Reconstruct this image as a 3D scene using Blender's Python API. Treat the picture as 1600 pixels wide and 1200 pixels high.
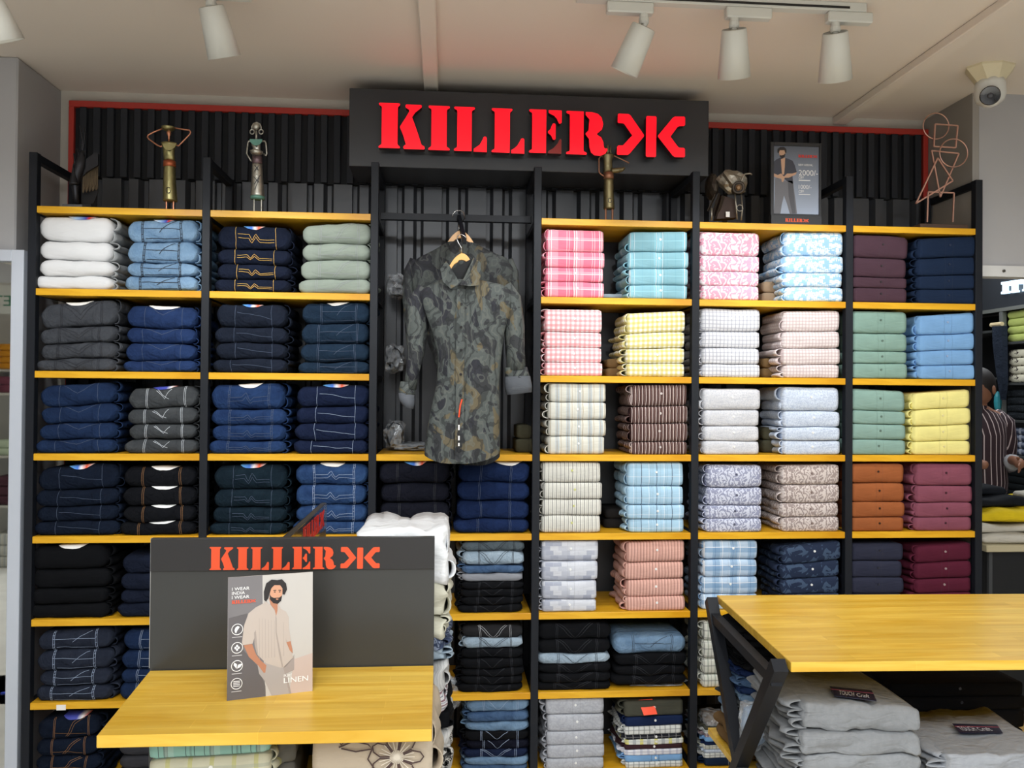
import bpy, bmesh, math, random
from mathutils import noise
from mathutils import Vector, Matrix
PI = math.pi
SC = bpy.context.scene
for o in list(bpy.data.objects):
    bpy.data.objects.remove(o, do_unlink=True)
COL = SC.collection

# ------------------------------------------------------------------ camera (1600 x 1200 frame)
F_PX, PITCH, YAW, ROLL = 1300.0, 0.01049, 0.07879, 0.00769
CAM = Vector((1.6132, -3.3746, 1.60))
_fw = Vector((math.sin(YAW), math.cos(YAW), 0)); _rt = Vector((math.cos(YAW), -math.sin(YAW), 0)); _z = Vector((0, 0, 1))
_f2 = _fw * math.cos(PITCH) + _z * math.sin(PITCH)
_u2 = -_fw * math.sin(PITCH) + _z * math.cos(PITCH)
_cr, _sr = math.cos(ROLL), math.sin(ROLL)
_right = _rt * _cr + _u2 * _sr
_up = -_rt * _sr + _u2 * _cr
cam_d = bpy.data.cameras.new('camera'); cam = bpy.data.objects.new('camera', cam_d); COL.objects.link(cam)
m = Matrix.Identity(4)
for i in range(3):
    m[i][0] = _right[i]; m[i][1] = _up[i]; m[i][2] = -_f2[i]; m[i][3] = CAM[i]
cam.matrix_world = m
cam_d.sensor_fit = 'HORIZONTAL'; cam_d.sensor_width = 36.0; cam_d.lens = 36.0 * F_PX / 1600
cam_d.clip_start = 0.05; cam_d.clip_end = 60
SC.camera = cam
SC.view_settings.view_transform = 'Standard'; SC.view_settings.look = 'None'
SC.view_settings.gamma = 1.0; SC.view_settings.use_curve_mapping = False
SC.view_settings.exposure = 0.0
try:
    SC.cycles.use_denoising = True; SC.cycles.max_bounces = 8; SC.cycles.caustics_reflective = False
    SC.cycles.sample_clamp_indirect = 4.0
except Exception: pass

def ray(u, v):
    return _f2 + _right * ((u - 800) / F_PX) + _up * ((600 - v) / F_PX)
def atY(u, v, Y):
    d = ray(u, v); return CAM + d * ((Y - CAM.y) / d.y)
def atZ(u, v, Z):
    d = ray(u, v); return CAM + d * ((Z - CAM.z) / d.z)
def atX(u, v, X):
    d = ray(u, v); return CAM + d * ((X - CAM.x) / d.x)

# ------------------------------------------------------------------ world and area lights without visible fixtures
w = bpy.data.worlds.new('world'); SC.world = w; w.use_nodes = True
w.node_tree.nodes['Background'].inputs[0].default_value = (0.80, 0.88, 1.0, 1)
w.node_tree.nodes['Background'].inputs[1].default_value = 0.30
H = 2.915        # ceiling height
def area_light(name, loc, size, size_y, power, target, color=(1, 1, 1)):
    l = bpy.data.lights.new(name, 'AREA'); l.shape = 'RECTANGLE'; l.size = size; l.size_y = size_y
    l.energy = power; l.color = color
    o = bpy.data.objects.new(name, l); COL.objects.link(o); o.location = loc
    o.rotation_euler = (Vector(target) - Vector(loc)).to_track_quat('-Z', 'Y').to_euler()
    return o
area_light('ceiling_panel_light', (1.9, -2.4, H - 0.06), 5.0, 0.5, 10, (1.9, -0.6, 0.6), (0.95, 0.98, 1.0))  # unseen ambient fill added overhead, no known ceiling panel
area_light('shop_light', (2.0, -4.7, H - .03), 5.0, 3.0, 330, (2.0, -4.7, 0), (0.93, 0.97, 1.0))  # added unseen light, brightens the ceiling by bounce off the floor
area_light('side_room_light', (5.6, 2.3, H - 0.1), 2.2, 2.5, 60, (5.9, 2.3, 0), (0.9, 0.95, 1.0))
def spot_light(name, loc, target, power, angle=80, blend=0.6, radius=0.03, color=(0.93, 0.97, 1.0)):
    l = bpy.data.lights.new(name, 'SPOT'); l.energy = power; l.spot_size = math.radians(angle); l.spot_blend = blend
    l.shadow_soft_size = radius; l.color = color
    o = bpy.data.objects.new(name, l); COL.objects.link(o); o.location = loc
    o.rotation_euler = (Vector(target) - Vector(loc)).to_track_quat('-Z', 'Y').to_euler()
    return o
SPOT_W = 24

# ------------------------------------------------------------------ materials
def lin(c):
    c = c / 255.0
    return c / 12.92 if c <= 0.04045 else ((c + 0.055) / 1.055) ** 2.4
def rgb(c): return (lin(c[0]), lin(c[1]), lin(c[2]), 1.0)
MATS = {}
def new_mat(name):
    mt = bpy.data.materials.new(name); mt.use_nodes = True
    return mt, mt.node_tree.nodes, mt.node_tree.links, mt.node_tree.nodes['Principled BSDF']
def plain(name, c, rough=0.6, metal=0.0, spec=0.5, bump=0.0, scale=40, vary=0.0, emit=None, es=1.0, coat=0.0, alpha=None, trans=0.0):
    if name in MATS: return MATS[name]
    mt, N, L, P = new_mat(name)
    P.inputs['Base Color'].default_value = rgb(c)
    P.inputs['Roughness'].default_value = rough
    P.inputs['Metallic'].default_value = metal
    P.inputs['Specular IOR Level'].default_value = spec
    P.inputs['Coat Weight'].default_value = coat
    if trans: P.inputs['Transmission Weight'].default_value = trans; P.inputs['IOR'].default_value = 1.3
    if emit:
        P.inputs['Emission Color'].default_value = rgb(emit); P.inputs['Emission Strength'].default_value = es
    if bump or vary:
        tc = N.new('ShaderNodeTexCoord'); nz = N.new('ShaderNodeTexNoise'); nz.inputs['Scale'].default_value = scale
        nz.inputs['Detail'].default_value = 4
        L.new(tc.outputs['Object'], nz.inputs['Vector'])
        if vary:
            mx = N.new('ShaderNodeMix'); mx.data_type = 'RGBA'
            mx.inputs[6].default_value = rgb([max(0, x * (1 - vary)) for x in c]); mx.inputs[7].default_value = rgb([min(255, x * (1 + vary)) for x in c])
            L.new(nz.outputs['Fac'], mx.inputs[0]); L.new(mx.outputs[2], P.inputs['Base Color'])
        if bump:
            b = N.new('ShaderNodeBump'); b.inputs['Strength'].default_value = bump; b.inputs['Distance'].default_value = 0.005
            L.new(nz.outputs['Fac'], b.inputs['Height']); L.new(b.outputs['Normal'], P.inputs['Normal'])
    MATS[name] = mt
    return mt

def M_(N, L, op, a, b=None, c=None):
    n = N.new('ShaderNodeMath'); n.operation = op
    for i, v in enumerate((a, b, c)):
        if v is None: continue
        if isinstance(v, (int, float)): n.inputs[i].default_value = v
        else: L.new(v, n.inputs[i])
    return n.outputs[0]
def mixc(N, L, fac, a, b):
    mx = N.new('ShaderNodeMix'); mx.data_type = 'RGBA'
    for i, v in ((0, fac), (6, a), (7, b)):
        if isinstance(v, (int, float)): mx.inputs[i].default_value = v
        elif isinstance(v, (tuple, list)): mx.inputs[i].default_value = rgb(v)
        else: L.new(v, mx.inputs[i])
    return mx.outputs[2]
def cloth(name, base, stripes=(), motif=None, rough=0.88, vary=0.06, vscale=9, wrinkle=0.35, weave=0.15, sheen=0.0):
    """stripes: (axis 'u'/'v', period, offset, width, colour, alpha) in metres on the folded cloth's own uv"""
    if name in MATS: return MATS[name]
    base = [x * .93 for x in base]; stripes = [st[:4] + (tuple(x * .95 for x in st[4]),) + st[5:] for st in stripes]
    mt, N, L, P = new_mat(name)
    uv = N.new('ShaderNodeTexCoord')
    sp = N.new('ShaderNodeSeparateXYZ'); L.new(uv.outputs['UV'], sp.inputs[0])
    nz = N.new('ShaderNodeTexNoise'); nz.inputs['Scale'].default_value = vscale; nz.inputs['Detail'].default_value = 5
    L.new(uv.outputs['Object'], nz.inputs['Vector'])
    cur = mixc(N, L, nz.outputs['Fac'], [x * (1 - vary * 2) for x in base], [min(255, x * (1 + vary * 2)) for x in base])
    for ax, per, off, wd, c, al in stripes:
        s = sp.outputs[0] if ax == 'u' else sp.outputs[1]
        t = M_(N, L, 'FRACT', M_(N, L, 'DIVIDE', M_(N, L, 'ADD', s, off + 50 * per), per))
        k = M_(N, L, 'MULTIPLY', M_(N, L, 'LESS_THAN', t, wd / per), al)
        cur = mixc(N, L, k, cur, c)
    if motif:
        kind, sc_, c2, th = motif[:4]
        al = motif[4] if len(motif) > 4 else 1.0
        if kind == 'noise':
            n2 = N.new('ShaderNodeTexNoise'); n2.inputs['Scale'].default_value = sc_; n2.inputs['Detail'].default_value = 2; n2.inputs['Distortion'].default_value = 1.2
            L.new(uv.outputs['UV'], n2.inputs['Vector']); v = M_(N, L, 'GREATER_THAN', n2.outputs['Fac'], th)
        elif kind == 'leaf':
            n2 = N.new('ShaderNodeTexWave'); n2.inputs['Scale'].default_value = sc_; n2.inputs['Distortion'].default_value = 14; n2.inputs['Detail'].default_value = 2; n2.inputs['Detail Scale'].default_value = 2.5
            L.new(uv.outputs['UV'], n2.inputs['Vector']); v = M_(N, L, 'GREATER_THAN', n2.outputs['Fac'], th)
        elif kind == 'maze':
            n2 = N.new('ShaderNodeTexVoronoi'); n2.inputs['Scale'].default_value = sc_; n2.distance = 'CHEBYCHEV'; n2.feature = 'F2'
            L.new(uv.outputs['UV'], n2.inputs['Vector']); v = M_(N, L, 'GREATER_THAN', n2.outputs['Distance'], th)
        elif kind == 'patch':
            n2 = N.new('ShaderNodeTexBrick'); n2.inputs['Scale'].default_value = 1.0; n2.inputs['Brick Width'].default_value = .034; n2.inputs['Row Height'].default_value = .019; n2.inputs['Mortar Size'].default_value = 0.0004; n2.offset = .4
            n2.inputs['Color1'].default_value = (0, 0, 0, 1); n2.inputs['Color2'].default_value = (1, 1, 1, 1); n2.inputs['Mortar'].default_value = (.3, .3, .3, 1); n2.inputs['Bias'].default_value = -.2
            L.new(uv.outputs['UV'], n2.inputs['Vector'])
            s2 = N.new('ShaderNodeSeparateXYZ'); L.new(n2.outputs['Color'], s2.inputs[0]); v = M_(N, L, 'MULTIPLY', s2.outputs[0], th)
        cur = mixc(N, L, M_(N, L, 'MULTIPLY', v, al), cur, c2)
    L.new(cur, P.inputs['Base Color'])
    P.inputs['Roughness'].default_value = rough; P.inputs['Specular IOR Level'].default_value = 0.1
    if sheen: P.inputs['Sheen Weight'].default_value = sheen
    n3 = N.new('ShaderNodeTexNoise'); n3.inputs['Scale'].default_value = 22; n3.inputs['Detail'].default_value = 3; n3.inputs['Distortion'].default_value = 0.6
    mp = N.new('ShaderNodeMapping'); mp.inputs['Scale'].default_value = (0.6, 1, 1.7)
    L.new(uv.outputs['Object'], mp.inputs[0]); L.new(mp.outputs[0], n3.inputs['Vector'])
    b = N.new('ShaderNodeBump'); b.inputs['Strength'].default_value = wrinkle; b.inputs['Distance'].default_value = 0.008
    L.new(n3.outputs['Fac'], b.inputs['Height'])
    L.new(b.outputs['Normal'], P.inputs['Normal'])
    MATS[name] = mt
    return mt
def denim(name, base, fade=None, amt=0.5, rough=0.92):
    g_ = sum(base) / 3; base = [(x * .78 + g_ * .22) * .78 for x in base]
    if fade: g_ = sum(fade) / 3; fade = [(x * .85 + g_ * .15) * .88 for x in fade]
    if name in MATS: return MATS[name]
    mt, N, L, P = new_mat(name)
    uv = N.new('ShaderNodeTexCoord')
    nz = N.new('ShaderNodeTexNoise'); nz.inputs['Scale'].default_value = 11; nz.inputs['Detail'].default_value = 6; nz.inputs['Roughness'].default_value = 0.6
    L.new(uv.outputs['Object'], nz.inputs['Vector'])
    fade = fade or [min(255, x * 1.35 + 8) for x in base]
    r = N.new('ShaderNodeMapRange'); r.inputs[1].default_value = 0.35; r.inputs[2].default_value = 0.75; r.inputs[3].default_value = 0; r.inputs[4].default_value = amt
    L.new(nz.outputs['Fac'], r.inputs[0])
    cur = mixc(N, L, r.outputs[0], base, fade)
    n2 = N.new('ShaderNodeTexNoise'); n2.inputs['Scale'].default_value = 600; n2.inputs['Detail'].default_value = 2
    mp = N.new('ShaderNodeMapping'); mp.inputs['Scale'].default_value = (1, 1, .3)
    L.new(uv.outputs['Object'], mp.inputs[0]); L.new(mp.outputs[0], n2.inputs['Vector'])
    cur = mixc(N, L, M_(N, L, 'MULTIPLY', n2.outputs['Fac'], .3), cur, [x * .6 for x in base])
    L.new(cur, P.inputs['Base Color'])
    P.inputs['Roughness'].default_value = rough; P.inputs['Specular IOR Level'].default_value = 0.06
    n3 = N.new('ShaderNodeTexNoise'); n3.inputs['Scale'].default_value = 26; n3.inputs['Detail'].default_value = 4; n3.inputs['Distortion'].default_value = 0.8
    L.new(uv.outputs['Object'], n3.inputs['Vector'])
    b = N.new('ShaderNodeBump'); b.inputs['Strength'].default_value = 0.9; b.inputs['Distance'].default_value = 0.012
    L.new(n3.outputs['Fac'], b.inputs['Height']); L.new(b.outputs['Normal'], P.inputs['Normal'])
    MATS[name] = mt
    return mt
def wood(name, light, dark, axis_scale=(1.2, 14, 14), rough=0.35, planks=True):
    if name in MATS: return MATS[name]
    mt, N, L, P = new_mat(name)
    tc = N.new('ShaderNodeTexCoord'); mp = N.new('ShaderNodeMapping'); mp.inputs['Scale'].default_value = axis_scale
    L.new(tc.outputs['Object'], mp.inputs[0])
    nz = N.new('ShaderNodeTexNoise'); nz.inputs['Scale'].default_value = 2.2; nz.inputs['Detail'].default_value = 7; nz.inputs['Distortion'].default_value = 0.9
    L.new(mp.outputs[0], nz.inputs['Vector'])
    r = N.new('ShaderNodeMapRange'); r.inputs[1].default_value = 0.35; r.inputs[2].default_value = 0.68
    L.new(nz.outputs['Fac'], r.inputs[0])
    cur = mixc(N, L, r.outputs[0], light, dark)
    if planks:
        br = N.new('ShaderNodeTexBrick'); br.inputs['Scale'].default_value = 1.0; br.offset = 0.37
        br.inputs['Brick Width'].default_value = 0.42; br.inputs['Row Height'].default_value = 0.045; br.inputs['Mortar Size'].default_value = 0.0004
        br.inputs['Color1'].default_value = (0.35, 0.35, 0.35, 1); br.inputs['Color2'].default_value = (0.65, 0.65, 0.65, 1); br.inputs['Mortar'].default_value = (0.2, 0.2, 0.2, 1)
        L.new(tc.outputs['Object'], br.inputs['Vector'])
        s2 = N.new('ShaderNodeSeparateXYZ'); L.new(br.outputs['Color'], s2.inputs[0])
        k = M_(N, L, 'MULTIPLY', M_(N, L, 'SUBTRACT', s2.outputs[0], 0.2), 1.15)
        cur = mixc(N, L, k, cur, [x * .84 for x in dark])
    L.new(cur, P.inputs['Base Color']); P.inputs['Roughness'].default_value = rough; P.inputs['Specular IOR Level'].default_value = 0.3
    MATS[name] = mt
    return mt
def plastic_film(name='plastic_film', tint=(235, 240, 245)):
    if name in MATS: return MATS[name]
    mt, N, L, P = new_mat(name)
    P.inputs['Base Color'].default_value = rgb(tint); P.inputs['Roughness'].default_value = 0.12
    P.inputs['Alpha'].default_value = 0.28; P.inputs['Specular IOR Level'].default_value = 1.0; P.inputs['Coat Weight'].default_value = 1.0
    tc = N.new('ShaderNodeTexCoord'); nz = N.new('ShaderNodeTexVoronoi'); nz.inputs['Scale'].default_value = 38; nz.feature = 'SMOOTH_F1'
    L.new(tc.outputs['Object'], nz.inputs['Vector'])
    b = N.new('ShaderNodeBump'); b.inputs['Strength'].default_value = 1.0; b.inputs['Distance'].default_value = 0.02
    L.new(nz.outputs['Distance'], b.inputs['Height']); L.new(b.outputs['Normal'], P.inputs['Normal'])
    MATS[name] = mt
    return mt

BLACK_STEEL = plain('black_steel', (22, 25, 31), 0.5, 0.0, 0.25)
WOOD = wood('shelf_wood', (228, 176, 44), (200, 142, 22), rough=.34)
TOPWOOD = wood('table_wood', (244, 206, 92), (220, 170, 50), rough=.3)
WHITE_PLASTIC = plain('white_plastic', (206, 206, 198), 0.45)

# ------------------------------------------------------------------ mesh helpers
def wloc(o):
    v = Vector((0, 0, 0))
    while o is not None:
        v += Vector(o.location); o = o.parent
    return v
def link_mesh(name, me, mat, parent=None, smooth=False):
    o = bpy.data.objects.new(name, me); COL.objects.link(o)
    if mat is not None and not me.materials:
        for mm in (mat if isinstance(mat, (list, tuple)) else [mat]): me.materials.append(mm)
    if parent is not None: o.parent = parent
    if smooth:
        me.polygons.foreach_set('use_smooth', [True] * len(me.polygons))
    return o
def obj(name, bm, mat, parent=None, world=True, smooth=False):
    if parent is not None and world:
        off = wloc(parent); bmesh.ops.translate(bm, verts=bm.verts, vec=-off)
    bmesh.ops.recalc_face_normals(bm, faces=bm.faces)
    me = bpy.data.meshes.new(name); bm.to_mesh(me); bm.free()
    return link_mesh(name, me, mat, parent, smooth)
def thing(name, label, cat, loc=(0, 0, 0), group=None, rotz=0):
    o = bpy.data.objects.new(name, None); COL.objects.link(o); o.location = loc; o.rotation_euler = (0, 0, rotz)
    o.empty_display_size = 0.05
    o['label'] = label; o['category'] = cat
    if group: o['group'] = group
    return o
def tag(o, label, cat, group=None):
    o['label'] = label; o['category'] = cat
    if group: o['group'] = group
    return o
def struct(name, bm, mat, smooth=False):
    o = obj(name, bm, mat, smooth=smooth); o['kind'] = 'structure'; return o
def B(): return bmesh.new()
def add_box(bm, a, b, bevel=0.0, mi=0):
    a = Vector(a); b = Vector(b)
    r = bmesh.ops.create_cube(bm, size=1.0)
    vs = r['verts']
    for v in vs:
        v.co = Vector([(a[i] + b[i]) / 2 + v.co[i] * abs(b[i] - a[i]) for i in range(3)])
    fs = set(f for v in vs for f in v.link_faces)
    for f in fs: f.material_index = mi
    if bevel:
        es = list(set(e for v in vs for e in v.link_edges))
        bmesh.ops.bevel(bm, geom=es, offset=bevel, segments=1, affect='EDGES', profile=0.5)
    return bm
def box(a, b, bevel=0.0): return add_box(B(), a, b, bevel)
def add_bar(bm, p, q, wx, wy=None, up=(0, 0, 1), mi=0):
    """a square bar from p to q"""
    p = Vector(p); q = Vector(q); d = (q - p); wy = wy or wx
    z = d.normalized(); u = Vector(up)
    if abs(z.dot(u)) > 0.98: u = Vector((0, 1, 0))
    x = z.cross(u).normalized(); y = x.cross(z).normalized()
    vs = []
    for c in (p, q):
        for sx, sy in ((-1, -1), (1, -1), (1, 1), (-1, 1)):
            vs.append(bm.verts.new(c + x * sx * wx / 2 + y * sy * wy / 2))
    for f in ((0, 1, 2, 3), (7, 6, 5, 4), (0, 4, 5, 1), (1, 5, 6, 2), (2, 6, 7, 3), (3, 7, 4, 0)):
        bm.faces.new([vs[i] for i in f]).material_index = mi
    return bm
def add_loft(bm, rings, closed_ends=True, mi=0, wrap=True):
    R = [[bm.verts.new(p) for p in r] for r in rings]
    n = len(R[0])
    for a, b in zip(R, R[1:]):
        for i in range(n if wrap else n - 1):
            j = (i + 1) % n
            try: bm.faces.new((a[i], a[j], b[j], b[i])).material_index = mi
            except ValueError: pass
    if closed_ends and wrap:
        for r in (R[0], R[-1]):
            try: bm.faces.new(r).material_index = mi
            except ValueError: pass
    return R
def circ(c, r, axis, n=10, ry=None, ref=None):
    axis = Vector(axis).normalized()
    u = Vector(ref) if ref else (Vector((0, 0, 1)) if abs(axis.z) < 0.9 else Vector((0, 1, 0)))
    x = axis.cross(u).normalized(); y = x.cross(axis).normalized()
    ry = ry if ry is not None else r
    return [Vector(c) + x * math.cos(2 * PI * i / n) * r + y * math.sin(2 * PI * i / n) * ry for i in range(n)]
def add_tube(bm, pts, r, n=8, mi=0, closed=False):
    pts = [Vector(p) for p in pts]
    rs = r if isinstance(r, (list, tuple)) else [r] * len(pts)
    rings = []
    N_ = len(pts)
    for i, p in enumerate(pts):
        if closed: d = pts[(i + 1) % N_] - pts[i - 1]
        else: d = pts[min(i + 1, N_ - 1)] - pts[max(i - 1, 0)]
        rings.append(circ(p, rs[i], d, n, ref=(0.13, 0.97, 0.21)))
    if closed: rings.append(rings[0])
    add_loft(bm, rings, closed_ends=not closed, mi=mi)
    if closed: bmesh.ops.remove_doubles(bm, verts=bm.verts, dist=1e-6)
    return bm
def add_cyl(bm, p, q, r, r2=None, n=14, mi=0):
    d = Vector(q) - Vector(p)
    add_loft(bm, [circ(p, r, d, n), circ(q, r if r2 is None else r2, d, n)], mi=mi); return bm
def add_lathe(bm, base, prof, axis=(0, 0, 1), n=16, mi=0):
    ax = Vector(axis).normalized()
    add_loft(bm, [circ(Vector(base) + ax * h, max(r, 1e-4), ax, n) for r, h in prof], mi=mi); return bm
def add_ball(bm, c, r, n=12, mi=0):
    rr = r if isinstance(r, (tuple, list)) else (r, r, r)
    res = bmesh.ops.create_uvsphere(bm, u_segments=n, v_segments=max(6, n // 2 + 1), radius=1.0)
    for v in res['verts']: v.co = Vector((c[0] + v.co.x * rr[0], c[1] + v.co.y * rr[1], c[2] + v.co.z * rr[2]))
    return bm
def add_prism(bm, poly, to3, depth_vec, mi=0):
    """poly: 2D outline; to3 maps (x, y) to 3D; extruded by depth_vec"""
    area = sum(poly[i][0] * poly[(i + 1) % len(poly)][1] - poly[(i + 1) % len(poly)][0] * poly[i][1] for i in range(len(poly)))
    if area < 0: poly = poly[::-1]
    dv = Vector(depth_vec)
    a = [bm.verts.new(Vector(to3(*p))) for p in poly]; b = [bm.verts.new(v.co + dv) for v in a]
    n = len(poly)
    fa = bm.faces.new(a); fb = bm.faces.new(b[::-1])
    fa.material_index = mi; fb.material_index = mi
    for i in range(n):
        bm.faces.new((a[i], b[i], b[(i + 1) % n], a[(i + 1) % n])).material_index = mi
    return bm
def text_part(name, s, mat, parent, origin, right, upv, height, width=None, depth=0.0006, spacing=1.0):
    """flat lettering: s set from origin (lower left) along right; height = capital height"""
    cu = bpy.data.curves.new('t', 'FONT'); cu.body = s; cu.size = 1.0; cu.extrude = 0.0; cu.resolution_u = 3; cu.space_character = spacing
    to = bpy.data.objects.new('t', cu); COL.objects.link(to)
    dg = bpy.context.evaluated_depsgraph_get(); me = bpy.data.meshes.new_from_object(to.evaluated_get(dg))
    bpy.data.objects.remove(to, do_unlink=True)
    xs = [v.co.x for v in me.vertices] or [0, 1]; ys = [v.co.y for v in me.vertices] or [0, 1]
    x0, x1 = min(xs), max(xs); y0 = 0.0; y1 = 0.69
    sy = height / (y1 - y0); sx = (width / (x1 - x0)) if width else sy
    R = Vector(right).normalized(); U = Vector(upv).normalized(); O = Vector(origin)
    off = wloc(parent) if parent else Vector((0, 0, 0))
    for v in me.vertices: v.co = O + R * ((v.co.x - x0) * sx) + U * ((v.co.y - y0) * sy) - off
    me.update()
    return link_mesh(name, me, mat, parent)
# ------------------------------------------------------------------ room shell
CEIL = plain('ceiling_paint', (228, 218, 205), 0.75, vary=0.02, scale=1.5)
GREYWALL = plain('grey_wall_paint', (168, 167, 168), 0.7, vary=0.03, scale=2, bump=0.1)
CREAM = plain('cream_plaster', (196, 190, 178), 0.75, bump=0.25, scale=9, vary=0.03)
FLOORM = wood('floor_tile', (222, 218, 210), (208, 203, 195), (2, 2, 2), .3, planks=False)
LW, RW = -0.088, 3.876
struct('ceiling', box((-3, -7, H), (9, 7, H + 0.08)), CEIL)
struct('floor', box((-3, -7, -0.08), (9, 7, 0)), FLOORM)
struct('wall_back', box((LW, 0.42, 0), (RW, 0.52, H)), CREAM)
struct('wall_front', box((-3, -7.1, 0), (9, -7, H)), GREYWALL)
struct('wall_left', box((LW - 1.6, 0.05, 0), (LW, 0.52, H), 0.006), GREYWALL)
struct('wall_far_left', box((-3.1, -7, 0), (-3, 7, H)), GREYWALL)
struct('wall_far_right', box((9, -7, 0), (9.1, 7, H)), GREYWALL)
struct('wall_far_back', box((-3, 6.9, 0), (9, 7, H)), GREYWALL)
struct('wall_right', box((RW, 0.05, 0), (RW + 0.03, 0.52, H)), plain('pillar_taupe', (150, 146, 140), 0.7, vary=0.04, scale=2))
zl0 = atY(1560, 416, 0.05).z; zl1 = atY(1560, 433, 0.05).z
struct('wall_lintel', box((RW + 0.0305, 0.05, zl0), (7.5, 0.10, H)), GREYWALL)
bm = box((RW + 0.031, 0.035, zl1), (7.5, 0.10, zl0))
struct('trim_1', bm, plain('white_trim', (205, 205, 203), 0.5))
tag(obj('wall_screw', add_cyl(B(), atY(1568, 423.5, 0.034), atY(1568, 423.5, 0.034) + Vector((0, -0.006, 0)), 0.006), plain('screw_steel', (110, 108, 104), 0.35, 0.9)),
    'small steel screw head on the white strip above the side opening', 'screw')
# ceiling beams running away from the wall
struct('trim_2', box((1.508, -7, H - 0.03), (1.568, 0.42, H), 0.004), CEIL)
struct('trim_3', box((3.425, -7, H - 0.035), (3.49, 0.42, H), 0.004), CEIL)
# red frame around the dark wall cladding
RED = plain('red_paint', (176, 52, 42), 0.45)
struct('trim_4', box((-0.036, 0.375, 2.832), (RW - 0.002, 0.42, 2.859), 0.002), RED)
struct('trim_5', box((-0.036, 0.375, 0), (-0.014, 0.42, 2.832), 0.002), RED)
struct('trim_6', box((RW - 0.026, 0.375, 0), (RW - 0.003, 0.42, 2.832), 0.002), RED)
# dark fluted cladding over a corrugated sheet
FL = plain('matte_black_cladding', (22, 26, 34), 0.7, vary=0.05, scale=30)
panel = struct('fluted_wall_cladding', box((-0.013, 0.392, 2.526), (RW - 0.028, 0.42, 2.831)), plain('cladding_backing', (13, 15, 19), 0.8))
slat_me = None
n_s = int((RW + 0.0) / 0.0575)
for i in range(n_s):
    x = 0.012 + i * 0.0575
    if x + 0.03 > RW - 0.03: break
    if slat_me is None:
        s = obj('slat', box((0, 0, 0), (0.029, 0.022, 0.302), 0.0015), FL, panel, world=False); slat_me = s.data
    else:
        s = bpy.data.objects.new('slat', slat_me); COL.objects.link(s); s.parent = panel
    s.location = (x, 0.371, 2.528)
CORR = plain('corrugated_sheet_paint', (64, 66, 70), 0.42, 0.15, 0.5, vary=0.05, scale=3)
bm = B(); prof = []
x = -0.013; per = 0.2
while x < RW - 0.03:
    for dx, y in ((0, .418), (.018, .418), (.032, .385), (.072, .385), (.086, .418), (.104, .418), (.118, .385)):
        prof.append((min(x + dx, RW - 0.03), y))
    x += per; prof.append((min(x - 0.001, RW - 0.03), .385))
pts = [(a, b) for a, b in prof]
lo = [bm.verts.new((a, b, 0.0)) for a, b in pts]; hi = [bm.verts.new((a, b, 2.525)) for a, b in pts]
for i in range(len(pts) - 1): bm.faces.new((lo[i], lo[i + 1], hi[i + 1], hi[i]))
o = struct('corrugated_wall_sheet', bm, CORR)

# ------------------------------------------------------------------ the shelving rack
XP = [0, .66, 1.32, 1.98, 2.64, 3.30, 3.872]
S_BOT = [2.2883 - i * 0.32199 for i in range(8)]
ST = 0.0265
S_TOP = [z + ST for z in S_BOT]
rack = thing('shelving_rack', 'tall black steel shelving rack with yellow wooden shelves along the wall', 'shelf unit', (0, 0, 0))
for i, xp in enumerate(XP):
    obj('post', box((xp - .0155, -.004, 0), (xp + .0155, .030, 2.524), .0015), BLACK_STEEL, rack)
    xb = xp if i < 6 else xp - .025
    obj('rear_post', box((xb - .0155, .335, 0), (xb + .0155, .366, 2.524), .0015), BLACK_STEEL, rack)
    obj('top_rail', box((xp - .014, .030, 2.492), (xp + .014, .335, 2.522), .0015), BLACK_STEEL, rack)
    for k, z in enumerate(S_BOT):
        if i in (2, 3) and k in (0, 1, 2): pass
        obj('side_rail', box((xp - .011, .030, z + .003), (xp + .011, .335, z + .024)), BLACK_STEEL, rack)
sh = {}
for b in range(6):
    xa, xb = XP[b] + .0157, XP[b + 1] - .0157
    w_ = round(xb - xa, 3)
    for k in range(8):
        if b == 2 and k < 3: continue
        if w_ not in sh:
            sh[w_] = obj('shelf', box((0, 0, 0), (w_, .36, ST), .0012), WOOD, rack, world=False); s = sh[w_]
        else:
            s = bpy.data.objects.new('shelf', sh[w_].data); COL.objects.link(s); s.parent = rack
        s.location = (xa, -.002, S_BOT[k])
# hanging rail and waterfall arm in the open bay
zr = atY(717, 341, 0.10).z
rail = obj('hanging_rail', box((XP[2] + .0155, .09, zr - .014), (XP[3] - .0155, .115, zr + .014), .001), BLACK_STEEL, rack)
A0 = Vector((atY(717, 338, 0.09).x, .09, zr)); A1 = atY(726, 377, -0.19)
arm = obj('waterfall_arm', add_bar(B(), A0, A1, .014, .024), BLACK_STEEL, rack)
obj('price_label', box(atY(88, 1110, -.004) , atY(103, 1101, -.0022)), plain('paper_white', (235, 232, 225), .6), rack)
# ------------------------------------------------------------------ folded clothes
def front_pt(x, phi, zlo, zhi, r, p=0.62):
    """point on the rounded front of a folded garment; phi -90..90 degrees, front faces -Y"""
    c = max(0.0, math.cos(phi)); s = math.sin(phi)
    y = r * (1 - c ** p); t = 0.5 + 0.5 * math.copysign(abs(s) ** 0.8, s)
    return Vector((x, y, zlo + (zhi - zlo) * t))
PHIS = [-PI / 2 + PI * i / 10 for i in range(11)]
def crumple(p, seed, amp, k=16):
    q = Vector((p.x * k + seed * 3.7, p.y * k * .8, p.z * k * 1.5 + seed))
    return p + Vector(noise.noise_vector(q)) * amp + Vector(noise.noise_vector(q * 2.7)) * amp * .35
def wob(seed, amp):
    rn = random.Random(seed); a = [(rn.uniform(.4, 1), rn.uniform(8, 34), rn.uniform(0, 6.3)) for _ in range(4)]
    return lambda x: amp * sum(k * math.sin(f * x + q) for k, f, q in a) / 2
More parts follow.
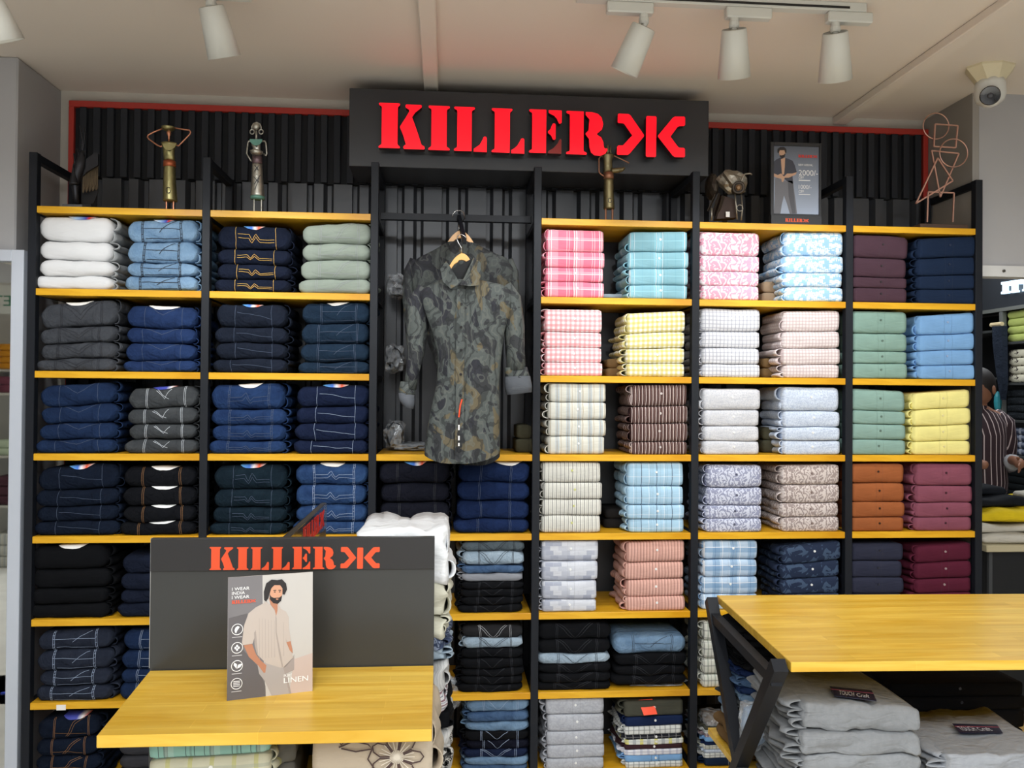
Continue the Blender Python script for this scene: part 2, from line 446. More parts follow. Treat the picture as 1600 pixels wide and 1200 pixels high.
def fold_body(name, mat, root, x0, x1, zb, zt, r, d, seed, nu=13, endround=0.8, yw=0.003, crisp=0.62, cr=.0, cl=.018):
    """zb, zt: functions of x"""
    bm = B(); uvl = bm.loops.layers.uv.new('UVMap')
    fy = wob(seed * 7 + 1, yw); rings = []; uvv = {}
    for i in range(nu):
        # denser near the ends
        t = i / (nu - 1); t = t + 0.06 * math.sin(4 * PI * t) * -0.5
        x = x0 + (x1 - x0) * t
        e = min(t, 1 - t) * (x1 - x0)
        k = 1 - (1 - endround) * max(0, 1 - e / cl) ** 2
        lo, hi = zb(x), zt(x); mid = (lo + hi) / 2; lo2 = mid + (lo - mid) * k; hi2 = mid + (hi - mid) * k
        ring = []; vv = []
        pts = []
        for yb in (d, d * .6, r + .03): pts.append((Vector((x, yb, lo2)), -(hi - lo) / 2 - yb))
        for ph in PHIS:
            q = front_pt(x, ph, lo2, hi2, r, crisp); q.y += fy(x) * math.cos(ph) + (1 - k) * .03
            pts.append((q, (q.z - mid) if abs(ph) < 1.2 else (q.z - mid) + math.copysign(q.y * .7, ph)))
        for yb in (r + .03, d * .6, d): pts.append((Vector((x, yb, hi2)), (hi - lo) / 2 + yb))
        for q, v in pts:
            if cr: q = crumple(q, seed, cr)
            vert = bm.verts.new(q); uvv[vert] = (x, v); ring.append(vert)
        rings.append(ring)
    n = len(rings[0])
    for a, b in zip(rings, rings[1:]):
        for i in range(n):
            j = (i + 1) % n
            bm.faces.new((a[i], b[i], b[j], a[j]))
    for r_, sgn in ((rings[0], -1), (rings[-1], 1)):
        c = Vector((0, 0, 0))
        for q in r_: c += q.co
        c /= n; c.x += sgn * .001
        cv = bm.verts.new(c); uvv[cv] = (c.x, 0)
        for i in range(n): bm.faces.new((r_[i], r_[(i + 1) % n], cv))
    for f in bm.faces:
        for l in f.loops: l[uvl].uv = uvv[l.vert]
    return obj(name, bm, mat, root, world=False, smooth=True)
def side_folds(mat, root, x, sgn, zb, zt, d, seed, lobes=2, out=(.010, .026), y0=.012):
    rn = random.Random(seed); bm = B(); uvl = bm.loops.layers.uv.new('UVMap')
    lo, hi = zb(x), zt(x); cuts = [0.0]
    for k in range(lobes): cuts.append(cuts[-1] + rn.uniform(.7, 1.3))
    cuts = [c / cuts[-1] for c in cuts]
    for k in range(lobes):
        a = lo + (hi - lo) * cuts[k]; b_ = lo + (hi - lo) * cuts[k + 1]; c = (a + b_) / 2; hh = (b_ - a) * .5; w0 = rn.uniform(*out)
        rings = []; ys0 = y0 + rn.uniform(0, .016)
        for th, ys in ((0.0, [ys0, ys0 + .02, ys0 + .05, ys0 + .1, ys0 + .16, d * .95]), (.0022, [ys0 + .05, ys0 + .02, ys0 + .0])):
            band = []
            for yi, y in enumerate(ys):
                w1 = w0 * (1 + .28 * math.sin(y * 60 + seed + k * 2)); dz = .0018 * math.sin(y * 45 + k)
                ring = []
                for j in range(9):
                    ph = -PI / 2 + PI * j / 8
                    ring.append(Vector((x + sgn * ((w1 - th) * math.cos(ph) ** .7 - .007), y, c + dz + math.sin(ph) * (hh * .97 - th))))
                band.append(ring)
            rings.append(band)
        outer, inner = rings
        add_loft(bm, inner[:-1] + [inner[-1]] + outer, closed_ends=False, wrap=False)
    for f in bm.faces:
        for l in f.loops: l[uvl].uv = (l.vert.co.y, l.vert.co.z)
    return obj('folded_side', bm, mat, root, world=False, smooth=True)
def ribbon(bm, pts, nrm, w, off=.0009):
    P = [p + n * off for p, n in zip(pts, nrm)]
    prev = None
    for i, p in enumerate(P):
        t = (P[min(i + 1, len(P) - 1)] - P[max(i - 1, 0)]).normalized(); s = t.cross(nrm[i]).normalized() * w / 2
        cur = (bm.verts.new(p - s), bm.verts.new(p + s))
        if prev: bm.faces.new((prev[0], cur[0], cur[1], prev[1]))
        prev = cur
def surf_line(bm, poly, x0, x1, zb, zt, r, w, off=.0012, crisp=.62, yf=None, seg=5, seed=0, cr=0.0):
    """poly in (fx 0..1 along the width, s -1..1 up the front)"""
    pts = []
    for (a, b), (c, d_) in zip(poly, poly[1:]):
        for i in range(seg): pts.append((a + (c - a) * i / seg, b + (d_ - b) * i / seg))
    pts.append(poly[-1])
    P = []; Nn = []
    for fx, s in pts:
        x = x0 + (x1 - x0) * fx; ph = s * 1.35
        q = front_pt(x, ph, zb(x), zt(x), r, crisp)
        if yf: q.y += yf(x) * math.cos(ph)
        if cr: q = crumple(q, seed, cr)
        P.append(q); n = Vector((0, -math.cos(ph) - .25, math.sin(ph) * .75)); Nn.append(n.normalized())
    ribbon(bm, P, Nn, w, off)

THREADS = {'gold': (226, 178, 84), 'light': (150, 165, 190), 'white': (205, 210, 216), 'grey': (150, 152, 156), 'dark': (22, 24, 32), 'dim': (70, 82, 104), 'brown': (140, 100, 60)}
POS = {1: ['single'], 2: ['topmost', 'bottom'], 3: ['topmost', 'middle', 'bottom'], 4: ['topmost', 'second from top', 'third from top', 'bottom']}
ORDN = ['first', 'second', 'third', 'fourth', 'fifth', 'sixth', 'seventh', 'eighth', 'ninth', 'tenth', 'eleventh', 'twelfth', 'thirteenth', 'fourteenth']
def posword(i, n):
    if n in POS: return POS[n][i]
    if i == n - 1: return 'bottom'
    return 'topmost' if i == 0 else ORDN[i] + ' from top'
def garment(kind, root, x0, x1, zb, zt, d, seed, mat, side, opts, is_top):
    h = zt((x0 + x1) / 2) - zb((x0 + x1) / 2)
    jeans = kind == 'jeans'
    r = min(h * (.42 if jeans else .26), .028)
    crisp = .75 if jeans else .5
    yw = .004 if jeans else .0018
    fy = wob(seed * 7 + 1, yw)
    cr = opts.get('crumple', .0042 if jeans else .0014)
    fold_body('folded_panel', mat, root, x0, x1, zb, zt, r, d, seed, nu=(20 if jeans or cr > .003 else 14), endround=(.5 if jeans else .9), yw=yw, crisp=crisp, cr=cr, cl=(.03 if jeans else .014))
    if side:
        sx = x1 - .004 if side > 0 else x0 + .004
        side_folds(opts.get('side_mat') or mat, root, sx, side, zb, zt, d, seed + 5, opts.get('lobes', 2), opts.get('side_out', (.016, .034) if not jeans else (.014, .030)), y0=(.016 if not jeans else .02))
    if jeans:
        th = opts.get('thread', 'light'); tm = plain('thread_' + th, THREADS[th], .7)
        pat = opts.get('pat', 'plain'); bm = B(); W = opts.get('tw', .0022 if th == 'dark' else .0012)
        a, b = opts.get('seams', (.26, .80))
        rn = random.Random(seed)
        a += rn.uniform(-.02, .02); b += rn.uniform(-.02, .02)
        def ln(poly, w_=W): surf_line(bm, poly, x0, x1, zb, zt, r, w_, off=.002, crisp=crisp, yf=fy, seed=seed, cr=cr)
        if pat != 'bare':
            ln([(a, -.95), (a, .95)]); ln([(b, -.95), (b, .95)])
            if pat not in ('gold', 'line', 'arc'): ln([(a + .022, -.95), (a + .022, .95)]); ln([(b + .022, -.95), (b + .022, .95)])
            if opts.get('ticks'):
                for xx in (a, b):
                    for s in (-.8, -.5, -.2, .1, .4, .7): ln([(xx - .004, s), (xx + .026, s + .03)])
        m_ = (a + b) / 2
        if pat == 'gold':
            for o_ in (0, -.16):
                ln([(a + .03, .12 + o_), (m_ - .1, .12 + o_), (m_ - .05, -.14 + o_), (m_, .18 + o_), (m_ + .06, -.1 + o_), (b - .02, -.1 + o_)])
        elif pat == 'V':
            ln([(a - .02, .8), (m_, -.3), (b - .04, .7)]); ln([(a + .05, .75), (m_ + .01, -.05), (b - .1, .7)])
        elif pat == 'smallV':
            ln([(m_ - .14, .5), (m_, -.1), (m_ + .1, .5)]); ln([(m_ - .12, .6), (m_ - .02, .05), (m_ + .06, -.1)])
        elif pat == 'zig':
            for o_ in (0, -.18):
                ln([(a + .03, .0 + o_), (m_ - .08, .0 + o_), (m_ - .03, .2 + o_), (m_ + .03, -.15 + o_), (m_ + .08, o_), (b, o_)])
        elif pat == 'arc':
            ln([(a + .05, .8), (m_ - .08, .3), (m_, .12), (m_ + .08, .3), (b - .04, .85)])
        elif pat == 'line':
            ln([(a + .03, .15), (m_, .02), (b, -.12)])
        elif pat == 'pocket':
            ln([(a + .03, .1), (b, .05)]); ln([(a + .05, -.5), (b - .02, -.55)]); ln([(m_ - .02, -.1), (b - .05, .7)])
        elif pat == 'swoop':
            ln([(m_ - .05, -.5), (m_ + .08, .2), (b - .05, .7)]); ln([(m_ - .08, -.5), (m_ + .05, .3), (b - .08, .8)]); ln([(a + .03, -.2), (b - .02, -.35)])
        elif pat == 'bigV':
            ln([(.28, .9), (.5, -.55), (.72, .9)]); ln([(.25, .8), (.5, -.85), (.75, .8)])
        elif pat == 'faintV':
            ln([(.33, .8), (.5, -.5), (.68, .8)])
        if len(bm.faces): obj('stitching', bm, tm, root, world=False)
        else: bm.free()
        if opts.get('cards') and (is_top or opts['cards'] == 'all'):
            cm = opts.get('card_mat', 'white')
            cmat = CARDS[cm]
            bm = B(); uvl = bm.loops.layers.uv.new('UVMap'); ca, cb = opts.get('card_x', (.36, .68)); cols = 8; prev = None; vs_uv = {}
            for i in range(cols + 1):
                t = i / cols; x = x0 + (x1 - x0) * (ca + (cb - ca) * t)
                lo_s = .40 + .45 * (abs(2 * t - 1) ** 3)
                col = []
                for j in range(6):
                    s = lo_s + (1 - lo_s) * min(1, j / 3); ph = s * PI / 2
                    q = front_pt(x, ph, zb(x), zt(x), r, crisp); q.y += fy(x) * math.cos(ph) - .001
                    if j > 3: q.y += (j - 3) * .02
                    q = crumple(q, seed, cr); q.z += .0026; q.y -= .002; v = bm.verts.new(q); vs_uv[v] = (t, j / 5); col.append(v)
                if prev:
                    for j in range(5): bm.faces.new((prev[j], col[j], col[j + 1], prev[j + 1]))
                prev = col
            for f in bm.faces:
                for l in f.loops: l[uvl].uv = vs_uv[l.vert]
            obj('card_tag', bm, cmat, root, world=False, smooth=True)
    else:
        bc = opts.get('button', (225, 225, 222)); bxs = opts.get('button_x', (.52,))
        for fx in (bxs if not opts.get('nobutton') else ()):
            x = x0 + (x1 - x0) * (fx + random.Random(seed).uniform(-.02, .02)); ph = .12
            q = front_pt(x, ph, zb(x), zt(x), r, crisp); q.y += fy(x); q = crumple(q, seed, cr)
            bm = B(); add_cyl(bm, q + Vector((0, .001, 0)), q + Vector((0, -.0022, 0)), .0052, .0046, n=10)
            obj('button', bm, plain('button_%d_%d_%d' % tuple(bc), bc, .3), root, world=False)
        if opts.get('placket', True):
            bm = B()
            for fx in (.455, .585):
                surf_line(bm, [(fx, -.97), (fx, .97)], x0, x1, zb, zt, r, .0012, off=.0012, crisp=crisp, yf=fy, seed=seed, cr=cr)
            obj('placket_seam', bm, opts['seam_mat'], root, world=False)

def band_mat(name, stops):
    mt, N, L, P = new_mat(name)
    uv = N.new('ShaderNodeTexCoord'); sp = N.new('ShaderNodeSeparateXYZ'); L.new(uv.outputs['UV'], sp.inputs[0])
    cr = N.new('ShaderNodeValToRGB'); L.new(sp.outputs[0], cr.inputs[0])
    el = cr.color_ramp.elements
    while len(el) > 1: el.remove(el[-1])
    el[0].position = stops[0][0]; el[0].color = rgb(stops[0][1])
    for p_, c in stops[1:]:
        e = el.new(p_); e.color = rgb(c)
    L.new(cr.outputs[0], P.inputs['Base Color']); P.inputs['Roughness'].default_value = .3
    MATS[name] = mt
    return mt
CARDS = {'white': plain('card_white', (240, 240, 238), .4),
         'blue': band_mat('card_blue', [(0, (225, 232, 240)), (.3, (170, 205, 240)), (.62, (60, 90, 190)), (.75, (220, 60, 40)), (1, (235, 235, 238))]),
         'flag': band_mat('card_flag', [(0, (110, 180, 235)), (.4, (70, 120, 215)), (.55, (235, 235, 240)), (.75, (235, 90, 50)), (1, (240, 240, 240))]),
         'indigo': band_mat('card_indigo', [(0, (60, 70, 160)), (.6, (70, 80, 170)), (.8, (240, 240, 240)), (1, (200, 60, 60))])}
ROWN = ['top row', 'second row', 'third row', 'fourth row', 'fifth row', 'sixth row', 'lowest row']
seed_ctr = [11]
def stack(row, where, kind, desc, mat, x0, x1, ys, tilt=0, side=None, shelf_z=None, depth=.27, Y=.006, label_tpl=None, group=None, alt=None, jit=.004, cat=None, **opts):
    """one pile; ys: pixel heights of each item's top edge, last the pile's foot"""
    n = len(ys) - 1
    xm = (x0 + x1) / 2
    X0 = atY(x0, ys[n // 2], Y).x; X1 = atY(x1, ys[n // 2], Y).x; Xc = (X0 + X1) / 2
    zs = [atY(xm, y, Y).z for y in ys]
    foot = S_TOP[row + 1] if shelf_z is None else shelf_z
    top = zs[0]; k = (top - foot) / (zs[0] - zs[-1]); zs = [foot + (z - zs[-1]) * k for z in zs]
    tl = tilt * (top - foot) / max(1, (ys[-1] - ys[0])) / (X1 - X0)
    Wd = X1 - X0
    seed_ctr[0] += 37; sd = seed_ctr[0]; rn = random.Random(sd)
    bounds = []
    for i in range(n + 1):
        fr = 1 - i / n
        wv = wob(sd + i * 3, .0026 if kind == 'jeans' else .0011) if i < n else (lambda x: 0.0)
        if i == n: bounds.append(lambda x, z=zs[i]: z)
        else: bounds.append(lambda x, z=zs[i], s=tl * fr, g=wv, t=(i == 0): z + s * x + g(x))
    if not group: group = ('folded jeans on the wall rack' if kind == 'jeans' else 'folded shirts on the wall rack')
    name = 'folded_' + kind
    out = []
    for i in range(n):
        mm, dd = mat, desc
        op = dict(opts)
        if alt and i in alt:
            mm, dd, extra = alt[i]; op.update(extra)
        dx0 = rn.uniform(-jit, jit); dx1 = rn.uniform(-jit, jit)
        if kind == 'jeans' and i == n - 1: dx0 -= .01
        if kind == 'jeans': dx0 -= .004 * i / n
        p = posword(i, n)
        if label_tpl: lab = label_tpl.format(d=dd, p=p)
        else: lab = 'folded %s, %s in %s, %s' % (dd, p, where, ROWN[row])
        zc = zs[i + 1]
        yj = Y + rn.uniform(0, .006)
        root = thing(name, lab, cat or ('jeans' if kind == 'jeans' else 'shirt'), (Xc, yj, zc), group)
        zt = lambda x, f=bounds[i], z0=zc: f(x) - z0 - .0004
        zb = lambda x, f=bounds[i + 1], z0=zc: f(x) - z0 + .0004
        if 'seam_mat' not in op: op['seam_mat'] = SEAM
        garment('jeans' if kind == 'jeans' else 'shirt', root, -Wd / 2 + dx0, Wd / 2 + dx1, zb, zt, depth + rn.uniform(-.01, .01), sd + i, mm, side, op, i == 0)
        out.append(root)
    return out
SEAM = plain('seam_shadow_thread', (120, 120, 120), .8)  # plain grey for seam lines without a colour of their own
# ------------------------------------------------------------------ the piles
D = denim
WHITEJ = cloth('white_cotton', (228, 228, 228), wrinkle=.4, vary=.01)
GREYSIDE = cloth('grey_lining', (170, 172, 172), wrinkle=.5)  # greyer cloth for the folded sides of the white jeans
LBLUE = D('light_blue_denim', (120, 170, 220), (168, 206, 238), .8)
NAVYG = D('raw_navy_denim', (24, 32, 54), (40, 50, 78), .5)
SAGEJ = cloth('grey_green_cotton', (150, 160, 148), wrinkle=.5, vary=.04)
DGREY = D('charcoal_denim', (76, 80, 88), (98, 102, 110), .6)
BLUE = D('mid_blue_denim', (30, 54, 108), (54, 86, 150), .6)
BLUE2 = D('dark_blue_denim', (26, 48, 92), (48, 78, 130), .5)
INK = D('ink_denim', (30, 38, 56), (50, 60, 82), .4)
TEALN = D('teal_navy_denim', (28, 50, 76), (50, 78, 106), .5)
BRIGHT = D('bright_blue_denim', (28, 56, 112), (56, 92, 152), .6)
NAVY = D('navy_denim', (24, 36, 72), (42, 58, 100), .5)
GREYJ = D('grey_denim', (72, 76, 80), (108, 112, 114), .5)
DNAVY = D('deep_navy_denim', (18, 28, 48), (34, 48, 74), .5)
BLK = D('black_denim', (20, 22, 28), (40, 42, 48), .4)
BLKC = cloth('black_cotton', (13, 14, 17), wrinkle=.4, vary=.02)
DTEAL = D('dark_teal_denim', (20, 38, 52), (40, 64, 78), .5)
BLUE3 = D('washed_blue_denim', (34, 68, 128), (70, 112, 172), .7)
CHAR = D('charcoal_ink_denim', (26, 28, 42), (40, 42, 58), .4)
NAVY2 = D('royal_navy_denim', (22, 42, 92), (38, 64, 122), .5)
FNAVY = D('slate_navy_denim', (38, 46, 66), (70, 78, 98), .5)
PALEJ = D('pale_blue_denim', (170, 198, 222), (196, 216, 230), .7)
SKYJ = D('sky_denim', (112, 154, 198), (150, 186, 218), .7)
MIDJ = D('faded_denim', (60, 96, 148), (110, 146, 188), .7)
GLINT = D('blackish_navy', (20, 22, 38), (34, 36, 54), .4)

L1, L2, L3, L4, L5, L6 = ['%s stack from left' % q for q in ('first', 'second', 'third', 'fourth', 'fifth', 'sixth')]
R1, R2, R3, R4, R5, R6 = ['%s stack from right' % q for q in ('first', 'second', 'third', 'fourth', 'fifth', 'sixth')]
J = 'jeans'
# row 0
stack(0, L1, J, 'white jeans', WHITEJ, 58, 172, [337, 376, 406, 431, 452], 0, 1, pat='bare', side_mat=GREYSIDE, cards=True, card_mat='blue', card_x=(.4, .8))
stack(0, L2, J, 'light blue jeans', LBLUE, 199, 306, [343, 378, 412, 434, 457], 2, 1, pat='pocket', thread='dark', ticks=True, seams=(.22, .76), cards=True, card_mat='blue')
stack(0, L3, J, 'gold-stitched navy jeans', NAVYG, 338, 452, [353, 390, 415, 439, 460], 0, 1, pat='gold', thread='gold', cards=True, card_mat='flag', card_x=(.35, .65))
stack(0, L4, J, 'grey-green trousers', SAGEJ, 472, 579, [349, 380, 406, 436, 459], 4, 1, pat='swoop', thread='grey', cat='trousers')
# row 1
stack(1, L1, J, 'charcoal V-stitched jeans', DGREY, 60, 178, [472, 510, 536, 561, 581], 14, 1, pat='V', thread='dark', cards=True, card_x=(.32, .7))
stack(1, L2, J, 'mid blue jeans', BLUE, 195, 304, [478, 513, 538, 566, 584], 0, 1, pat='arc', thread='dim', seams=(.26, .8), cards=True, card_x=(.3, .75))
stack(1, L3, J, 'ink grey jeans', INK, 336, 447, [475, 513, 539, 565, 588], 0, 1, pat='line', thread='dim', cards=True, card_mat='flag', card_x=(.36, .66))
stack(1, L4, J, 'teal-navy jeans', TEALN, 471, 577, [472, 506, 538, 567, 586], 3, 1, pat='pocket', thread='dim', cards=True, card_x=(.35, .7))
# row 2
stack(2, L1, J, 'arc-stitched blue jeans', BLUE2, 60, 178, [600, 634, 662, 688, 710], 10, 1, pat='arc', thread='dim')
stack(2, L2, J, 'grey jeans', GREYJ, 199, 305, [605, 638, 664, 688, 711], 6, 1, pat='smallV', thread='white', cards=True, card_mat='indigo', card_x=(.34, .7))
stack(2, L3, J, 'bright blue jeans', BRIGHT, 330, 444, [600, 640, 665, 691, 711], 2, 1, pat='zig', thread='dim', ticks=True, seams=(.24, .8), cards=True, card_x=(.36, .7))
stack(2, L4, J, 'navy jeans', NAVY, 462, 575, [602, 636, 664, 691, 712], 5, 1, pat='line', thread='light', cards=True, card_mat='flag', card_x=(.35, .7))
# row 3
stack(3, L1, J, 'deep navy jeans', DNAVY, 56, 180, [728, 766, 792, 816, 839], 8, 1, pat='line', thread='dim', cards=True, card_mat='flag', card_x=(.38, .7))
stack(3, L2, J, 'black seamed jeans', BLK, 190, 304, [730, 763, 793, 820, 841], 0, 1, pat='plain', thread='brown', cards='all', card_x=(.38, .74))
stack(3, L3, J, 'dark teal jeans', DTEAL, 332, 445, [727, 766, 794, 820, 838], 2, 1, pat='gold', thread='dim', cards=True, card_mat='flag', card_x=(.36, .7))
stack(3, L4, J, 'washed blue jeans', BLUE3, 462, 573, [725, 758, 790, 817, 836], 2, 1, pat='zig', thread='light', ticks=True, cards=True, card_x=(.34, .68))
stack(3, L5, J, 'charcoal ink jeans', CHAR, 594, 702, [722, 755, 785, 812, 833], 4, 1, pat='plain', thread='dark', cards=True, card_mat='flag', card_x=(.35, .7))
stack(3, L6, J, 'royal navy jeans', NAVY2, 716, 827, [722, 754, 783, 812, 834], 0, 0, pat='plain', thread='dim', seams=(.3, .72), cards=True, card_x=(.5, .9))
# row 4
stack(4, L1, J, 'plain black jeans', BLKC, 46, 166, [853, 893, 926, 953, 976], 3, 1, pat='bare', cards=True, card_x=(.35, .75))
stack(4, L2, J, 'deep navy jeans', NAVYG, 186, 298, [866, 900, 928, 951, 975], 2, 1, pat='bare', thread='dark')
lab = '{d}, {p}, pile right of the white clothes, fifth row'
stack(4, '', J, 'black jeans', BLKC, 722, 818, [846, 862, 884, 896, 909, 921, 933, 945, 957], 0, -1, shelf_z=S_TOP[5], label_tpl=lab, pat='faintV', thread='dark', tw=.0016,
      alt={0: ('', 'faded grey-blue jeans', {'pat': 'bigV', 'thread': 'dark'}), 1: ('', 'pale blue jeans', {'pat': 'bigV', 'thread': 'dark'}), 2: ('', 'mid blue jeans', {'pat': 'bare'}), 3: ('', 'pale grey jeans', {'pat': 'bare'})}
      and {0: (D('faded_greyblue', (92, 108, 118), (120, 134, 142)), 'faded grey-blue jeans', {'pat': 'bigV', 'thread': 'dark'}),
           1: (PALEJ, 'pale blue jeans', {'pat': 'bigV', 'thread': 'dark'}), 2: (MIDJ, 'mid blue jeans', {'pat': 'bare'}),
           3: (cloth('pale_grey_cotton', (140, 142, 148)), 'pale grey jeans', {'pat': 'bare'})})
# row 5
stack(5, L1, J, 'slate navy jeans', FNAVY, 58, 172, [985, 1018, 1052, 1079, 1103], 8, 1, pat='pocket', thread='light', ticks=True, seams=(.22, .76))
stack(5, L2, J, 'dark blue jeans', BLUE2, 190, 300, [985, 1019, 1052, 1074, 1103], 2, 1, pat='pocket', thread='light', seams=(.24, .76))
lab = '{d}, {p}, pile right of the white clothes, sixth row'
stack(5, '', J, 'black jeans', BLKC, 722, 818, [978, 997, 1013, 1029, 1044, 1056, 1068, 1080], 0, -1, label_tpl=lab, pat='faintV', thread='dark', tw=.0016,
      alt={0: (cloth('soot_cotton', (38, 38, 40)), 'soot grey jeans', {'pat': 'bigV', 'thread': 'grey'}), 1: (PALEJ, 'pale blue jeans', {'pat': 'bigV', 'thread': 'dark'})})
lab = '{d}, {p}, dark pile under the grey patchwork shirts'
stack(5, '', J, 'black jeans', BLKC, 842, 954, [975, 1000, 1022, 1037, 1052, 1066, 1079], 0, 0, label_tpl=lab, pat='bigV', thread='dark', tw=.0016,
      alt={2: (PALEJ, 'pale blue jeans', {'pat': 'faintV', 'thread': 'dark'})})
lab = '{d}, {p}, pile under the salmon striped shirts'
stack(5, '', J, 'black jeans', BLKC, 962, 1074, [994, 1023, 1042, 1058, 1073], 2, 0, Y=.012, shelf_z=S_TOP[6] + .016, label_tpl=lab, pat='bigV', thread='dark', tw=.0016,
      alt={0: (SKYJ, 'light blue jeans', {'pat': 'pocket', 'thread': 'dark'})})
# row 6
stack(6, L1, J, 'swoop-stitched navy jeans', DNAVY, 55, 152, [1122, 1156, 1184, 1208, 1228], 6, 1, pat='swoop', thread='brown', cards=True, card_mat='indigo', card_x=(.4, .8))
stack(6, L2, J, 'charcoal trousers', cloth('charcoal_cotton', (58, 58, 62)), 186, 290, [1160, 1185, 1207, 1230], 2, 0, pat='bare', cat='trousers')
lab = '{d}, {p}, pile right of the white clothes, lowest row'
stack(6, '', J, 'black jeans', BLKC, 728, 826, [1095, 1115, 1132, 1147, 1163, 1178, 1191, 1204, 1216], 0, -1, label_tpl=lab, pat='faintV', thread='light',
      alt={0: (SKYJ, 'light blue jeans', {}), 1: (MIDJ, 'mid blue jeans', {'pat': 'bare'}), 2: (SKYJ, 'sky blue jeans', {'pat': 'bare'}), 4: (GLINT, 'blackish navy jeans', {}),
           5: (NAVY, 'navy jeans', {'pat': 'bigV'}), 6: (SKYJ, 'pale washed jeans', {'pat': 'bare'}), 7: (MIDJ, 'faded blue jeans', {'pat': 'bare'})})

# ---- shirts
def S(name, base, *a, **k):
    return (cloth(name, base, *a, **k), plain('seam_' + name, [x * .78 for x in base], .8))
def shirt(row, where, desc, ms, x0, x1, ys, tilt=0, **o):
    if where.startswith('the ') and 'label_tpl' not in o:
        pass
    return stack(row, where, 'shirt', desc, ms[0], x0, x1, ys, tilt, o.pop('side', -1), seam_mat=ms[1], **o)
W = (250, 246, 244)
PINKP = S('pink_plaid', (240, 128, 152), [('u', .105, .0, .034, (247, 176, 188), .6), ('v', .05, 0, .012, (250, 190, 200), .5), ('u', .105, .006, .0035, W, .85), ('u', .105, -.004, .003, W, .8), ('u', .105, .026, .002, W, .6), ('u', .105, .036, .002, W, .6), ('v', .05, .0, .0025, W, .6)])
TEALP = S('teal_plaid', (138, 184, 196), [('u', .12, .02, .03, (150, 204, 218), .6), ('u', .12, .012, .003, W, .75), ('u', .12, .0, .002, W, .6), ('u', .12, -.016, .002, W, .55), ('u', .035, 0, .0014, (100, 160, 185), .5), ('v', .045, 0, .003, (160, 210, 222), .6)])
PINKF = S('pink_leaf_print', (246, 232, 236), (), ('leaf', 11, (222, 150, 172), .52, .9))
BMAZE = S('blue_maze_print', (226, 238, 246), (), ('maze', 80, (140, 184, 220), .58, .9))
PLUM = S('plum', (78, 56, 66)); NAVS = S('navy_shirt', (28, 42, 66))
PINKG = S('pink_gingham', (252, 244, 244), [('u', .020, 0, .010, (238, 140, 146), .6), ('v', .020, .005, .010, (238, 140, 146), .6)])
YELG = S('yellow_gingham', (250, 248, 236), [('u', .020, 0, .010, (206, 190, 90), .65), ('v', .020, .005, .010, (206, 190, 90), .65)])
WGRID = S('white_grid', (226, 226, 230), [('u', .016, 0, .004, (160, 162, 174), .7), ('v', .016, .003, .004, (160, 162, 174), .6)])
BGRID = S('cream_grid', (230, 220, 218), [('u', .014, 0, .005, (190, 166, 166), .55), ('v', .014, .003, .005, (190, 166, 166), .55)])
SAGE = S('sage', (136, 166, 154)); SKY = S('sky_blue', (126, 170, 216))
SAGE2 = S('pale_sage', (138, 168, 158)); YEL = S('pale_yellow', (240, 230, 148)); RUST = S('rust', (158, 92, 54)); MAUVE = S('mauve', (136, 78, 94))
STR1 = S('ivory_tan_stripe', (220, 218, 206), [('u', .045, 0, .016, (180, 188, 192), .85), ('u', .045, -.006, .002, (170, 146, 110), .8), ('u', .045, .022, .002, (170, 146, 110), .8)])
STRB = S('brown_stripe', (70, 48, 46), [('u', .0145, 0, .003, (226, 206, 200), .8), ('u', .0145, .005, .0012, (180, 150, 140), .7)])
SPK1 = S('grey_speckle', (214, 214, 217), (), ('noise', 190, (176, 178, 186), .52, .8))
SPK2 = S('blue_speckle', (212, 222, 236), (), ('noise', 170, (164, 176, 198), .52, .75))
STR2 = S('ivory_grey_stripe', (222, 220, 210), [('u', .0165, 0, .0036, (126, 124, 124), .8), ('u', .0165, .0065, .0016, (150, 146, 140), .7)])
STR3 = S('blue_stripe', (172, 206, 228), [('u', .064, 0, .0028, (50, 60, 90), .85), ('u', .064, .02, .0014, (110, 140, 160), .7), ('u', .064, .026, .0014, (110, 140, 160), .7), ('u', .064, .032, .0014, W, .7), ('v', .05, .01, .002, W, .4)])
PAIS1 = S('lilac_paisley', (150, 154, 178), (), ('leaf', 15, (206, 210, 224), .62, .8))
PAIS2 = S('taupe_paisley', (164, 150, 147), (), ('leaf', 15, (212, 202, 198), .60, .8))
PATCH = S('grey_patchwork', (212, 214, 220), [('u', .006, 0, .0015, (206, 208, 216), .4)], ('patch', 26, (132, 138, 158), .95, .95))
SALM = S('salmon_stripe', (212, 162, 148), [('u', .013, 0, .003, (140, 106, 96), .6), ('u', .013, .005, .002, (240, 200, 184), .7)])
BPLD = S('blue_plaid', (188, 208, 228), [('u', .075, 0, .03, (120, 156, 190), .6), ('v', .05, .01, .022, (110, 148, 184), .6), ('u', .075, .035, .002, W, .8), ('v', .05, -.01, .002, W, .8), ('u', .075, -.01, .0015, (70, 100, 150), .7)])
TIE = S('navy_tie_dye', (40, 50, 72), (), ('noise', 26, (74, 92, 116), .55, .6))
SLATE = S('dark_slate', (48, 50, 66)); BURG = S('burgundy', (86, 30, 48))
GPAT = S('grey_weave', (186, 188, 194), (), ('maze', 150, (150, 152, 160), .6, .5))
DKB = (60, 45, 60)
